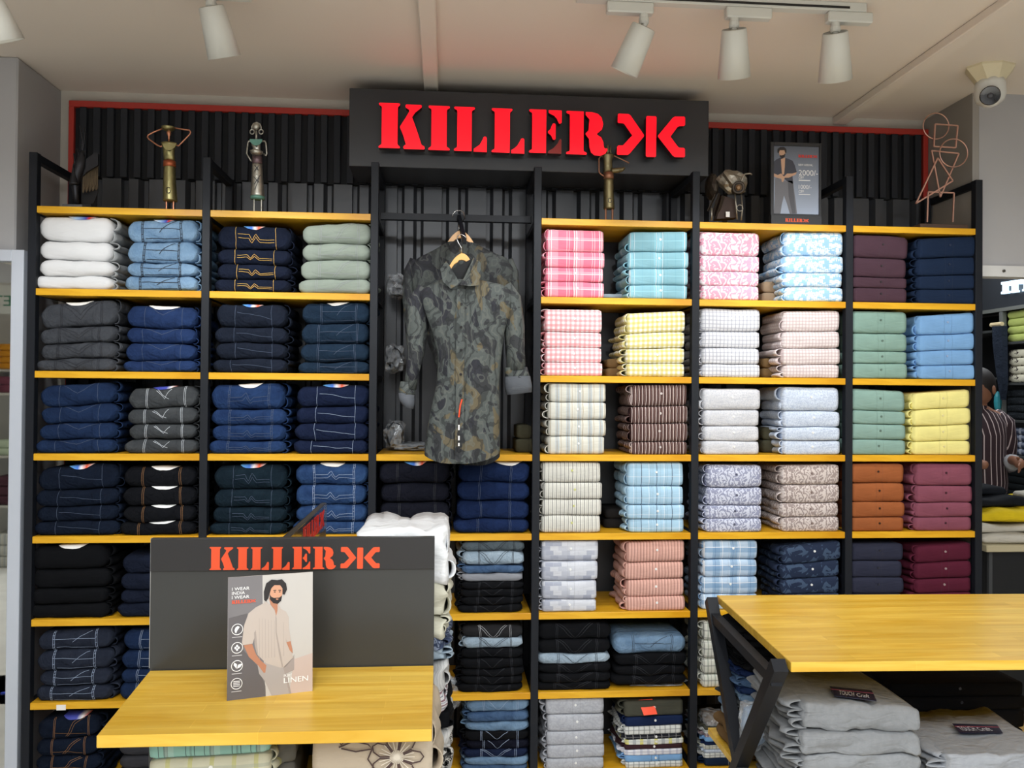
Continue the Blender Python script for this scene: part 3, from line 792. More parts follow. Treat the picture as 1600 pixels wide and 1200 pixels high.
# row 0
shirt(0, R6, 'pink plaid shirt', PINKP, 854, 944, [358, 393, 418, 440, 465], 0, depth=.25)
shirt(0, R5, 'pale teal plaid shirt', TEALP, 984, 1075, [361, 393, 419, 445, 467], 3, depth=.25)
shirt(0, R4, 'pink leaf-print shirt', PINKF, 1098, 1187, [362, 399, 424, 446, 469], 0, depth=.25, placket=False, button=(235, 225, 228))
shirt(0, R3, 'pale blue maze-print shirt', BMAZE, 1229, 1317, [361, 399, 426, 448, 471], 2, depth=.25, placket=False)
shirt(0, R2, 'plum shirt', PLUM, 1336, 1418, [367, 402, 432, 448, 471], -3, depth=.25, button=(40, 34, 38), side=0)
shirt(0, R1, 'navy shirt', NAVS, 1437, 1526, [370, 402, 430, 452, 475], 7, depth=.25, button=(30, 40, 60))
# row 1
shirt(1, R6, 'pink gingham shirt', PINKG, 853, 941, [483, 519, 543, 567, 588], 0, depth=.25)
shirt(1, R5, 'yellow gingham shirt', YELG, 981, 1070, [487, 520, 545, 569, 590], 6, depth=.25)
shirt(1, R4, 'white grid shirt', WGRID, 1099, 1187, [482, 517, 542, 567, 587], 0, depth=.25, placket=False)
shirt(1, R3, 'cream grid shirt', BGRID, 1226, 1312, [485, 518, 544, 570, 591], 2, depth=.25, placket=False)
shirt(1, R2, 'sage green shirt', SAGE, 1335, 1417, [486, 521, 549, 568, 592], 0, depth=.25, button=(90, 110, 100), side=0)
shirt(1, R1, 'sky blue shirt', SKY, 1438, 1524, [490, 523, 549, 573, 596], 7, depth=.25, button=(140, 160, 190))
# row 2
shirt(2, R6, 'ivory tan-striped shirt', STR1, 858, 946, [599, 628, 655, 681, 709], 0, depth=.25)
shirt(2, R5, 'dark brown striped shirt', STRB, 987, 1074, [601, 635, 662, 691, 711], 3, depth=.25, button=(190, 180, 176))
shirt(2, R4, 'grey speckled shirt', SPK1, 1101, 1187, [607, 640, 665, 688, 709], 0, depth=.25, placket=False)
shirt(2, R3, 'pale blue speckled shirt', SPK2, 1226, 1312, [605, 642, 667, 688, 710], 0, depth=.25, placket=False)
shirt(2, R2, 'pale sage shirt', SAGE2, 1333, 1414, [609, 642, 663, 687, 711], -3, depth=.25, button=(90, 110, 100), side=0)
shirt(2, R1, 'pale yellow shirt', YEL, 1430, 1517, [611, 639, 665, 690, 712], 8, depth=.25, button=(215, 205, 150))
# row 3
shirt(3, R6, 'ivory grey-striped shirt', STR2, 849, 939, [722, 754, 780, 805, 832], 0, depth=.25, button=(190, 190, 120))
shirt(3, R5, 'light blue striped shirt', STR3, 983, 1069, [723, 760, 789, 811, 832], 0, depth=.25)
shirt(3, R4, 'lilac paisley shirt', PAIS1, 1106, 1190, [727, 762, 790, 810, 831], 0, depth=.25, placket=False, button=(80, 84, 104))
shirt(3, R3, 'taupe paisley shirt', PAIS2, 1224, 1311, [727, 758, 787, 809, 832], 2, depth=.25, placket=False, button=(120, 104, 100))
shirt(3, R2, 'rust brown shirt', RUST, 1333, 1412, [725, 755, 785, 809, 831], 0, depth=.25, button=(50, 30, 20), side=0)
shirt(3, R1, 'mauve shirt', MAUVE, 1434, 1520, [725, 760, 787, 810, 832], 0, depth=.25, button=(60, 30, 40))
# row 4
shirt(4, R6, 'grey patchwork shirt', PATCH, 848, 933, [844, 877, 907, 936, 955], 0, depth=.25)
shirt(4, R5, 'salmon striped shirt', SALM, 980, 1069, [846, 879, 906, 933, 955], 3, depth=.25)
shirt(4, R4, 'blue plaid shirt', BPLD, 1100, 1183, [845, 874, 901, 928, 952], 0, depth=.25)
shirt(4, R3, 'dark navy marbled shirt', TIE, 1224, 1312, [850, 879, 903, 927, 950], 10, depth=.25, placket=False)
shirt(4, R2, 'dark slate shirt', SLATE, 1333, 1411, [850, 877, 903, 928, 950], 0, depth=.25, button=(30, 32, 44), side=0)
shirt(4, R1, 'burgundy shirt', BURG, 1434, 1519, [851, 879, 905, 928, 950], 6, depth=.25, button=(150, 130, 130))
# row 5 and 6 odd piles
CHK = S('cream_check', (228, 228, 216), [('u', .03, 0, .006, (110, 130, 110), .5), ('v', .03, 0, .006, (120, 120, 120), .5), ('u', .03, .014, .002, (90, 90, 90), .6)])
shirt(5, '', 'cream checked shirt', CHK, 1100, 1178, [972, 1002, 1030, 1055, 1076], 0, depth=.25, label_tpl='{d}, {p}, pile behind the slanting table leg')
shirt(6, '', 'pale grey woven shirt', GPAT, 855, 944, [1092, 1122, 1153, 1178, 1202, 1224], 0, depth=.25, label_tpl='{d}, {p}, left of the mixed pile of checked shirts')
WCK = S('white_grey_check', (226, 228, 224), [('u', .022, 0, .005, (130, 134, 134), .6), ('v', .018, 0, .004, (130, 134, 134), .6)])
BCK = S('black_check', (34, 36, 42), [('u', .03, 0, .003, (170, 170, 170), .6), ('v', .02, 0, .002, (150, 150, 150), .5)])
YCK = S('yellow_grey_check', (228, 230, 222), [('u', .06, 0, .014, (222, 214, 90), .8), ('u', .06, .03, .014, (140, 144, 150), .6), ('v', .03, 0, .008, (170, 174, 176), .4)])
OLIVE = S('olive', (76, 76, 66)); NVY2 = S('deep_navy', (26, 40, 74)); MAR = S('dark_maroon', (62, 40, 44)); WLC = S('white_lilac_check', (232, 232, 238), [('u', .03, 0, .01, (176, 178, 200), .6), ('v', .02, 0, .005, (150, 150, 160), .4)])
odd = shirt(6, '', 'x', OLIVE, 978, 1067, [1096, 1126, 1144, 1161, 1169, 1179, 1188, 1199, 1212, 1224], 2, depth=.25, label_tpl='{d}, {p}, mixed pile topped by orange tag',
      alt={0: (OLIVE[0], 'olive shirt', {'seam_mat': OLIVE[1]}), 1: (NVY2[0], 'deep navy shirt', {'seam_mat': NVY2[1]}), 2: (WCK[0], 'white and grey checked shirt', {'placket': False}),
           3: (BCK[0], 'black checked shirt', {'placket': False}), 4: (YCK[0], 'yellow and grey checked shirt', {'placket': False}), 5: (MAR[0], 'maroon shirt', {'seam_mat': MAR[1]}),
           6: (WLC[0], 'white and lilac checked shirt', {'placket': False}), 7: (SKY[0], 'blue shirt', {}), 8: (WCK[0], 'pale checked shirt', {'placket': False})})
ORANGE = plain('orange_tag', (244, 74, 30), .5)
p = atY(1010, 1117, -.004); q = atY(1001, 1096, -.004)
bm = B(); a, b_, c_, d_ = atY(997, 1094, .03), atY(1019, 1092, .03), atY(1027, 1116, -.006), atY(1006, 1118, -.006)
v = [bm.verts.new(x) for x in (a, b_, c_, d_)]; bm.faces.new(v); r_ = bmesh.ops.extrude_face_region(bm, geom=bm.faces[:]); bmesh.ops.translate(bm, verts=[x for x in r_['geom'] if isinstance(x, bmesh.types.BMVert)], vec=(0, -.0015, .001))
obj('price_tag', bm, ORANGE, odd[0])
sm = shirt(6, '', 'x', WCK, 1102, 1180, [1136, 1143, 1150, 1159, 1168, 1177, 1185, 1193, 1204, 1222], 0, depth=.25, label_tpl='{d}, {p}, thin pile behind the table leg',
      alt={0: (OLIVE[0], 'olive shirt', {}), 1: (WCK[0], 'white checked shirt', {'placket': False}), 2: (S('wine_check', (200, 190, 196), [('u', .012, 0, .005, (90, 60, 70), .6), ('v', .012, 0, .005, (90, 60, 70), .6)])[0], 'wine checked shirt', {'placket': False}),
           3: (SKY[0], 'pale blue shirt', {}), 4: (NVY2[0], 'navy shirt', {}), 5: (CHK[0], 'cream checked shirt', {'placket': False}), 6: (SPK2[0], 'white-blue shirt', {}), 7: (WCK[0], 'grey checked shirt', {'placket': False}), 8: (NAVS[0], 'dark navy shirt', {})})
# things lying deeper on the shelves, seen in the gaps
BRN = S('brown_twill', (112, 88, 58)); TAN = S('tan_twill', (140, 120, 98)); OLV = S('olive_twill', (66, 64, 50))
def back_fold(lbl, ms, u0, u1, v0, v1, Y=.13, foot=None):
    a = atY(u0, v1, Y); b = atY(u1, v0, Y)
    root = thing('folded_trousers', lbl, 'trousers', ((a.x + b.x) / 2, Y, foot), 'folded stock behind the front stacks')
    W_ = (b.x - a.x); h = b.z - foot
    f0 = lambda x: .0005
    g1 = wob(u0, .002); f1 = lambda x: h * .5 + g1(x); f2 = lambda x: h + g1(x)
    fold_body('folded_panel', ms[0], root, -W_ / 2, W_ / 2, f0, f1, .012, .17, u0, nu=9, crisp=.75)
    fold_body('folded_flap', ms[0], root, -W_ / 2 + .004, W_ / 2 - .01, f1, f2, .01, .17, u0 + 1, nu=9, crisp=.75)
back_fold('brown folded trousers in the gap between pink and yellow gingham shirts', BRN, 948, 984, 560, 587, .12, S_TOP[2])
back_fold('tan folded trousers in the gap between pink and pale blue print shirts', TAN, 1192, 1226, 440, 469, .12, S_TOP[1])
back_fold('tan folded trousers in the gap right of the white grid shirts', BRN, 1192, 1226, 560, 590, .12, S_TOP[2])
back_fold('olive folded trousers between the speckled shirts, deep on the shelf', OLV, 1192, 1226, 668, 709, .12, S_TOP[3])
back_fold('grey-blue cloth lying behind the pale teal plaid shirts', S('grey_blue_cloth', (150, 166, 176)), 940, 984, 459, 466, .12, S_TOP[1])
back_fold('dark olive folded trousers in the open bay beside the post', OLV, 806, 834, 664, 706, .10, S_TOP[3])
back_fold('black folded trousers behind the ivory grey-striped shirts', S('black_twill', (30, 28, 28)), 945, 985, 795, 830, .12, S_TOP[4])
# ------------------------------------------------------------------ stencil lettering (one outline set for every sign board)
def c1(pts): return [((x - 65) / 4.25, (510 - y) / 4.25) for x, y in pts]
def c2(pts): return [((x + 1477 - 65) / 4.25, (520 - y) / 4.25) for x, y in pts]
def istem(xa, xb, sa, sb, yt, yb, tl=True, tr=True, bl=True, br=True):
    """stencil stem with bracketed serifs, in crop units"""
    p = []
    if tl: p += [(sa, yt + 45), (sa - 4, yt + 32), (xa + 6, yt + 22), (xa, yt + 8), (xa + 8, yt)]
    else: p += [(sa, yt)]
    if tr: p += [(xb - 8, yt), (xb, yt + 8), (xb - 6, yt + 22), (sb + 4, yt + 32), (sb, yt + 45)]
    else: p += [(sb, yt)]
    if br: p += [(sb, yb - 45), (sb + 4, yb - 32), (xb - 3, yb - 20), (xb + 2, yb - 8), (xb - 4, yb)]
    else: p += [(sb, yb)]
    if bl: p += [(xa + 6, yb), (xa, yb - 8), (xa + 6, yb - 20), (sa - 4, yb - 32), (sa, yb - 45)]
    else: p += [(sa, yb)]
    return p
LET = [
    c1(istem(67, 266, 96, 244, 82, 506)),
    c1([(322, 90), (460, 90), (468, 98), (466, 114), (440, 136), (404, 166), (378, 208), (430, 350), (468, 466), (496, 482), (500, 500), (492, 510), (304, 510), (297, 494), (306, 478), (322, 466), (296, 380), (266, 308), (268, 296), (318, 215), (350, 158), (350, 140), (320, 120), (314, 104)]),
    c1(istem(531, 733, 560, 704, 92, 512)),
    c1(istem(772, 970, 803, 940, 94, 512, br=False)),
    c1([(960, 516), (960, 488), (985, 472), (1018, 446), (1040, 405), (1052, 376), (1062, 369), (1076, 371), (1084, 384), (1084, 518)]),
    c1(istem(1128, 1326, 1158, 1302, 96, 516, br=False)),
    c1([(1316, 520), (1316, 490), (1342, 474), (1372, 448), (1396, 408), (1410, 380), (1420, 374), (1434, 376), (1441, 388), (1441, 522)]),
    c2(istem(8, 172, 38, 172, 104, 518, tr=False, br=False)),
    c2([(195, 130), (195, 106), (320, 106), (320, 222), (304, 236), (292, 226), (276, 190), (250, 160), (205, 138)]),
    c2([(190, 324), (190, 308), (214, 288), (226, 252), (238, 232), (254, 231), (263, 244), (263, 380), (250, 391), (236, 384), (222, 352)]),
    c2([(190, 520), (192, 498), (240, 472), (284, 422), (300, 386), (312, 378), (320, 388), (320, 522)]),
    c2(istem(364, 564, 400, 532, 108, 522, tr=False)),
    c2([(552, 112), (612, 112), (668, 125), (706, 160), (722, 222), (710, 275), (662, 318), (662, 326), (704, 352), (724, 396), (730, 444), (744, 460), (760, 453), (766, 470), (742, 508), (694, 530), (640, 526), (606, 500), (590, 450), (586, 372), (553, 330), (553, 316), (580, 288), (588, 182), (552, 142)]),
]
def lg(pts, dy=0): return [((x + 1477 - 65) / 4.25, (523 - y) / 4.25) for x, y in pts]
LOGO = [
    lg([(864, 128), (872, 120), (965, 120), (986, 132), (1120, 318), (1120, 330), (978, 505), (960, 515), (864, 516), (856, 506), (858, 442), (870, 426), (915, 425), (1005, 326), (930, 222), (915, 212), (870, 210), (862, 200)]),
    lg([(1140, 145), (1150, 134), (1234, 134), (1241, 145), (1238, 518), (1228, 528), (1150, 528), (1139, 518)]),
    lg([(1522, 136), (1514, 128), (1424, 130), (1402, 142), (1258, 318), (1258, 332), (1402, 508), (1424, 522), (1512, 522), (1523, 510), (1522, 442), (1510, 430), (1466, 430), (1452, 420), (1378, 325), (1446, 232), (1462, 222), (1512, 218), (1522, 206)]),
]
def wordmark(parent, org, right, up, height, mats, depth, lx=1.0, logo_gap=0.0, logo_w=1.0, unlit=None, side_mat=None):
    R = Vector(right).normalized(); U = Vector(up).normalized(); N_ = R.cross(U).normalized()
    s = height / 100.0
    for i, poly in enumerate(LET + LOGO):
        q = poly
        if i >= len(LET): q = [((533 + (x - 533) * logo_w + logo_gap), y) for x, y in poly]
        else: q = [(x * lx, y) for x, y in poly]
        bm = B(); to3 = lambda x, y: Vector(org) + R * x * s + U * y * s + N_ * depth
        add_prism(bm, q, to3, -N_ * depth)
        nf = Vector(N_)
        mt = mats if unlit is None or i != 10 else unlit
        bm.faces.ensure_lookup_table()
        for f in bm.faces: f.material_index = 0 if abs(f.calc_center_median().dot(N_) - (Vector(org) + N_ * depth).dot(N_)) < depth * .2 or side_mat is None else 1
        nm = 'letter' if i < len(LET) else 'logo_bar'
        o = obj(nm, bm, [mt, side_mat] if side_mat else mt, parent)
        if unlit and i == 10: o['label'] = 'unlit dull red foot of the letter E'

# the big lit sign
SY = 0.10
a = atY(546, 141, SY); b = atY(1107, 273, SY); c_ = atY(546, 262, SY)
sx0, sx1, sz1 = a.x, b.x, (atY(546, 141, SY).z + atY(1107, 154, SY).z) / 2
sz0 = (c_.z + b.z) / 2
sign = thing('shop_sign', 'black box sign with glowing red KILLER letters above the rack', 'sign', ((sx0 + sx1) / 2, SY, sz0))
SIGNB = plain('sign_black', (44, 45, 48), .42, vary=.04, scale=4)
obj('sign_box', box((sx0, SY, sz0), (sx1, .372, sz1), .002), SIGNB, sign)
lit = plain('lit_red_acrylic', (150, 0, 10), .3, emit=(255, 0, 28), es=1.25)
unlit = plain('unlit_red_acrylic', (150, 34, 28), .35)
lsid = plain('letter_side_black', (40, 8, 12), .4)
lo = atY(592, 239, SY - .035); ro = atY(1066, 243, SY - .035)
hh = atY(600, 168, SY - .035).z - lo.z
wordmark(sign, (lo.x, SY - .035, (lo.z + ro.z) / 2 - .004), (1, 0, 0), (0, 0, 1), hh * .98, lit, .034, lx=1.0, logo_gap=0, unlit=unlit, side_mat=lsid)
sc_w = (ro.x - lo.x)
# red light thrown by the letters onto the ceiling comes from the letters' own emission

# ------------------------------------------------------------------ track lights
TY = atZ(1147, 8, H - .02).y
track = thing('lighting_track', 'white ceiling lighting track holding three spotlights', 'light track', (2.5, TY, H - .022))
tx0, tx1 = atZ(900, 4, H - .03).x, atZ(1364, 10, H - .03).x
obj('rail', box((tx0, TY - .017, H - .03), (tx1, TY + .017, H), .002), WHITE_PLASTIC, track)
obj('conductor_slot', box((tx0 + .01, TY - .0185, H - .0225), (tx1 - .06, TY - .0165, H - .015)), plain('slot_black', (20, 20, 20), .4), track)
def spotlight(label, cap, mouth, rc, rm, Ycap, dY, power, target, box_to=1, track_z=H - .03, boxed=True):
    C0 = atY(cap[0], cap[1], Ycap); M0 = atY(mouth[0], mouth[1], Ycap + dY)
    k0 = (C0 - CAM).dot(_f2) / F_PX; k1 = (M0 - CAM).dot(_f2) / F_PX
    make_spot(label, C0, M0, rc * k0, rm * k1, power, target, box_to, track_z, boxed)
def make_spot(label, C0, M0, rc, rm, power, target, box_to=1, track_z=H - .03, boxed=True):
    root = thing('track_spotlight', label, 'spotlight', (C0.x, C0.y, track_z), 'white track spotlights')
    ax = (M0 - C0).normalized()
    bm = B(); n = 28
    prof = [(rc * .0, .004), (rc * .93, .004), (rc * .97, 0), (rc, .003)]
    L_ = (M0 - C0).length
    rings = [circ(C0 + ax * h, max(r, 1e-4), ax, n) for r, h in [(rc * .05, .008), (rc * .9, .008), (rc * .94, 0), (rc, .003), (rm, L_), (rm * .93, L_), (rm * .86, L_ - .035), (rm * .05, L_ - .04)]]
    add_loft(bm, rings)
    obj('lamp_head', bm, WHITE_PLASTIC, root, smooth=False)
    for p_ in root.children[0].data.polygons: p_.use_smooth = True
    bm = B(); add_cyl(bm, C0 + ax * (L_ - .036), C0 + ax * (L_ - .033), rm * .8, n=20)
    obj('lens', bm, plain('lamp_glow', (255, 252, 245), .3, emit=(255, 252, 245), es=6), root)
    top = Vector((C0.x, C0.y, track_z - .034))
    bm = B(); add_cyl(bm, C0 + ax * .004, C0 - ax * .012, .009, n=12); add_tube(bm, [C0 - ax * .01, (C0 - ax * .02 + top) / 2, top + Vector((0, 0, -.03))], .007, 8)
    obj('swivel_joint', bm, WHITE_PLASTIC, root)
    obj('neck_collar', add_lathe(B(), top + Vector((0, 0, -.034)), [(.013, 0), (.017, .006), (.017, .018), (.015, .02), (.015, .036)], n=16), WHITE_PLASTIC, root)
    if boxed:
        s = box_to
        xa, xb = (C0.x - .03, C0.x + .125) if s > 0 else (C0.x - .125, C0.x + .03)
        obj('driver_box', box((xa, C0.y - .017, track_z - .036), (xb, C0.y + .017, track_z), .004), WHITE_PLASTIC, root)
    sp = spot_light('spot', M0 + ax * .005, target, power)
    sp.parent = root; sp.location = Vector(sp.location) - wloc(root)
WYT = TY
spotlight('white tilted track spotlight above the X logo, left of three', (1006, 42), (975, 113), 19.5, 22.5, WYT, .055, SPOT_W, (1.9, 0.0, 1.5), -1)
spotlight('white track spotlight, middle one of the three on the track', (1147, 45), (1147, 121), 19, 25, WYT, .07, SPOT_W, (2.75, 0.0, 1.5), 1)
spotlight('white track spotlight nearest the ceiling camera', (1305, 50), (1305, 125), 19, 25.5, WYT, .07, SPOT_W, (3.45, 0.0, 1.5), 1)
spotlight('white tilted spotlight over the brass figure, left part of ceiling', (330, 10), (351, 90), 19.5, 25.5, WYT + .02, .06, SPOT_W, (1.1, 0.0, 1.4), 1)
spotlight('white spotlight half cut off at the top left corner', (-28, -12), (3, 66), 24, 33, WYT - .35, .05, SPOT_W, (.4, 0.0, 1.5), 1)
track2 = tag(obj('lighting_track', box((.1, -2.05, H - .03), (3.8, -2.015, H), .002), WHITE_PLASTIC), 'white ceiling lighting track over the shop floor, behind the viewer', 'light track')  # unseen second track, added to light the rack evenly
for i, x in enumerate((.5, 1.3, 2.1, 2.9, 3.6)):
    make_spot('white track spotlight over the shop floor, number %s from the mirror side' % ['one', 'two', 'three', 'four', 'five'][i], Vector((x, -2.03, H - .11)), Vector((x, -1.93, H - .25)), .04, .053, SPOT_W * 1.15, (x, 0, 1.15), 1)  # added lamps above the frame, extra light for the rack

# ------------------------------------------------------------------ ceiling camera
cc = atY(1547, 160, -.22)
dome = thing('security_camera', 'white dome security camera under the ceiling at right', 'camera', (cc.x, cc.y, H))
CREAMP = plain('aged_plastic', (214, 204, 172), .5); DW = plain('dome_white', (214, 214, 208), .35)
bm = B(); add_loft(bm, [circ((cc.x, cc.y, H), .098, (0, 0, 1), 8, .075), circ((cc.x, cc.y, H - .008), .098, (0, 0, 1), 8, .075), circ((cc.x, cc.y, H - .06), .054, (0, 0, 1), 8, .054)])
obj('mount_base', bm, CREAMP, dome)
obj('housing', add_lathe(B(), (cc.x, cc.y, H - .06), [(.052, 0.01), (.056, -.012), (.058, -.05), (.05, -.075), (.03, -.09), (.005, -.094)], n=24), DW, dome, smooth=True)
dirc = (CAM - Vector((cc.x, cc.y, H - .11))).normalized(); e0 = Vector((cc.x, cc.y, H - .112))
obj('eyeball', add_ball(B(), e0 + dirc * .012, .047, 20), DW, dome, smooth=True)
bm = B(); add_lathe(bm, e0 + dirc * .046, [(.034, 0), (.037, .012), (.034, .015), (.02, .013), (.001, .012)], dirc, 24)
lens = obj('lens_cover', bm, plain('lens_black', (20, 20, 22), .15, coat=1), dome)
obj('lens_glass', add_ball(B(), e0 + dirc * .06, .011, 12), plain('lens_grey', (70, 72, 78), .15), lens)

# ------------------------------------------------------------------ figures on the top shelf
BRASS = plain('aged_brass', (150, 142, 98), .32, .85, vary=.18, scale=40, bump=.2)
COPPER = plain('copper_wire', (206, 140, 108), .3, .8); COPB = plain('copper_band', (176, 96, 62), .4, .7, vary=.15, scale=60)
SILV = plain('aged_steel', (178, 176, 166), .3, .85, vary=.2, scale=50, bump=.3); TEALC = plain('verdigris', (96, 142, 128), .5, .3, vary=.15, scale=60)
DARKM = plain('dark_metal', (46, 46, 50), .4, .6, vary=.2, scale=30, bump=.3)
STP = S_TOP[0]
def pxl(Y): return lambda u, v: atY(u, v, Y)
def pr(u, v, Y, r): return r * (atY(u, v, Y) - CAM).dot(_f2) / F_PX
def vert_lathe(name, mat, root, Y, prof, n=18, ry=1.0):
    bm = B(); rings = []
    for (u, v, r) in prof:
        c = atY(u, v, Y); rr = pr(u, v, Y, r); rings.append(circ(c, rr, (0, 0, 1), n, rr * ry))
    add_loft(bm, rings); return obj(name, bm, mat, root, smooth=True)
def wire(name, mat, root, Y, pts, rpx, closed=False):
    P = [atY(p[0], p[1], Y + (p[2] if len(p) > 2 else 0)) for p in pts]
    return obj(name, add_tube(B(), P, pr(pts[0][0], pts[0][1], Y, rpx), 8, closed=closed), mat, root, smooth=True)
# brass woman with a bowl on her head
Y = .07; foot = Vector((atY(265, 328, Y).x, Y, STP))
f1 = thing('brass_figurine', 'brass woman figurine holding a bowl on her head on the top shelf', 'figurine', foot)
def feet(root, mat, us, v0, Y, r):
    for u in us:
        a = atY(u, v0, Y); rr = pr(u, v0, Y, r)
        bm = B(); add_cyl(bm, Vector((a.x, Y, STP)), a, rr, n=8); add_ball(bm, (a.x, Y - rr, STP + rr * .7), (rr * 1.3, rr * 2, rr * .7), 8)
        obj('leg', bm, mat, root)
feet(f1, COPPER, (260, 271), 312, Y, 1.3)
vert_lathe('skirt', BRASS, f1, Y, [(266, 314.5, 10.5), (266, 312, 10.6), (265, 288, 9.6), (265, 262, 8.6), (265, 259, 8.4)])
vert_lathe('belt', COPB, f1, Y, [(265, 261, 9.4), (265, 252, 9.2)])
vert_lathe('torso', BRASS, f1, Y, [(265, 253, 8.4), (264, 240, 8.6), (264, 232, 9.4), (264, 226, 11.6), (264, 223.5, 12.2)], ry=.7)
bm = B(); pts2 = [(253.5, 224), (276, 224), (273, 230), (268, 234), (264, 235), (259, 234), (256, 230)]
add_prism(bm, [(u, -v) for u, v in pts2], lambda u, v: atY(u, -v, Y - .029), (0, .003, 0)); obj('collar', bm, BRASS, f1)
vert_lathe('neck', COPPER, f1, Y, [(264, 224, 1.5), (264, 213, 1.5), (264, 211.5, 2.6), (264, 208, 3.6), (264, 205, 2.6), (264, 203, 1.2)])
vert_lathe('bowl', BRASS, f1, Y, [(263, 205.5, 2), (263, 204.5, 6), (263, 202, 9.5), (263, 199.5, 10.5), (263, 198.6, 10.2), (263, 199.6, 8), (263, 201, 1)])
wire('arm', COPPER, f1, Y, [(256, 227), (251, 229), (246, 227), (232.5, 217.5), (230.5, 214), (231.5, 211), (240, 206.5), (254, 201)], 1.15)
wire('arm', COPPER, f1, Y, [(273, 226), (279, 228), (283, 224), (296.5, 210), (298, 206.5), (296, 203.5), (285, 202), (272, 200)], 1.15)
obj('swirl_mark', add_tube(B(), [atY(263 + 3.6 * math.cos(t), 297 + 4.6 * math.sin(t), Y - .031) for t in [i * .5 for i in range(12)]], .0014, 6), DARKM, f1)
# steel woman
Y = .07; f2_ = thing('steel_figurine', 'silver steel woman figurine with ring earrings and green collar', 'figurine', (atY(402, 329, Y).x, Y, STP))
feet(f2_, SILV, (397, 408.5), 310, Y, 1.3)
vert_lathe('skirt', SILV, f2_, Y, [(402.5, 308, 10.9), (402.5, 304, 10.6), (402, 280, 9), (402, 262, 8), (402, 256, 7.6)])
vert_lathe('skirt_hem', TEALC, f2_, Y, [(402.5, 311.5, 10.8), (402.5, 307, 11.2)])
vert_lathe('belt', plain('purple_steel', (120, 100, 104), .4, .7), f2_, Y, [(402, 256.5, 8), (402, 244, 7.4)])
vert_lathe('torso', SILV, f2_, Y, [(401, 245, 6.6), (401, 232, 6.2), (400, 226, 7), (400, 220, 8)], ry=.75)
vert_lathe('tray', SILV, f2_, Y - .02, [(401, 243, 4), (401, 240.5, 8.5), (400.5, 236.5, 10.3), (400.5, 234.5, 6), (400.5, 234, 1)])
bm = B(); half = [(390, 217.5), (410, 217.5), (409, 222), (405, 226), (400, 227.5), (395, 226), (391, 222)]
add_prism(bm, [(u, -v) for u, v in half], lambda u, v: atY(u, -v, Y - .032), (0, .003, 0)); obj('collar', bm, TEALC, f2_)
vert_lathe('neck', SILV, f2_, Y, [(400.5, 219, 1.7), (400.5, 204, 1.7)])
obj('head', add_ball(B(), atY(400.5, 198, Y), pr(400, 198, Y, 6.2), 16), SILV, f2_, smooth=True)
for u in (394, 408): obj('earring', add_tube(B(), [atY(u + 3.4 * math.cos(t * PI / 6), 206 + 3.6 * math.sin(t * PI / 6), Y - .01) for t in range(12)], .0022, 6, closed=True), SILV, f2_)
wire('headband', SILV, f2_, Y - .004, [(394, 203), (393.4, 198), (396, 193), (401, 191.2), (406, 193.5), (408, 198), (408, 203)], .9)
wire('arm', SILV, f2_, Y, [(394, 221), (389, 220.5), (387.5, 223), (385.6, 240), (389, 246), (393, 252.5)], 1.3)
wire('arm', SILV, f2_, Y, [(409, 221), (413.5, 220.5), (415.5, 224), (417, 240), (416, 243), (411, 240)], 1.3)
bm = B()
for (p_, q_) in (((398, 258), (404, 266)), ((404, 259), (397, 268)), ((396, 276), (405, 285)), ((407, 273), (397, 288)), ((405, 278), (398, 296))):
    add_bar(bm, atY(p_[0], p_[1], Y - .0255), atY(q_[0], q_[1], Y - .028), .0022)
oo = obj('cut_marks', bm, DARKM, f2_); oo['kind'] = 'stuff'
# bronze figure before the sign
Y = .045; f3 = thing('bronze_figurine', 'bronze figurine with bent wire arms in front of the lit sign', 'figurine', (atY(951, 341, Y).x, Y, STP))
BRZ = plain('bronze', (122, 112, 82), .36, .85, vary=.2, scale=40, bump=.2); COP2 = plain('dull_copper', (150, 104, 80), .4, .7)
feet(f3, COP2, (946.5, 957), 325, Y, 1.6)
vert_lathe('skirt', BRZ, f3, Y, [(951.5, 326.5, 8.8), (951.5, 324, 8.8), (951, 300, 8), (951, 284, 7.6), (951, 279, 7.6)])
vert_lathe('belt', COP2, f3, Y, [(951, 280, 8.2), (951, 270, 8)])
vert_lathe('torso', BRZ, f3, Y, [(950, 271, 7.4), (950, 258, 6.8), (950, 250, 7), (950, 243, 9.5), (950, 241, 9)], ry=.7)
vert_lathe('head', BRZ, f3, Y, [(949.5, 242, 2), (949.5, 236, 2.6), (949.5, 228, 1.4), (949.5, 226, .8)])
for u in (943, 956): wire('horn', BRZ, f3, Y, [(u, 243), (u * .5 + 949.5 * .5 - (0.6 if u < 949 else -.6), 236), (u * .72 + 949.5 * .28, 228)], 1.2)
wire('arm', COP2, f3, Y, [(944, 243.5), (938, 244), (936, 248), (936, 269), (938.5, 272), (954, 281.5)], 1.2)
wire('arm', COP2, f3, Y, [(957, 243), (961, 244), (980, 253), (983, 255)], 1.1)
bm = B(); add_tube(bm, [atY(956, 267, Y - .01), atY(966, 266, Y - .01), atY(973, 264.5, Y - .01), atY(976, 262, Y - .01)], [.011, .011, .008, .004], 10); obj('forearm', bm, BRZ, f3)
obj('swirl_mark', add_tube(B(), [atY(953 + 2.6 * math.cos(t), 313 + 3.4 * math.sin(t), Y - .024) for t in [i * .5 for i in range(12)]], .0012, 6), DARKM, f3)
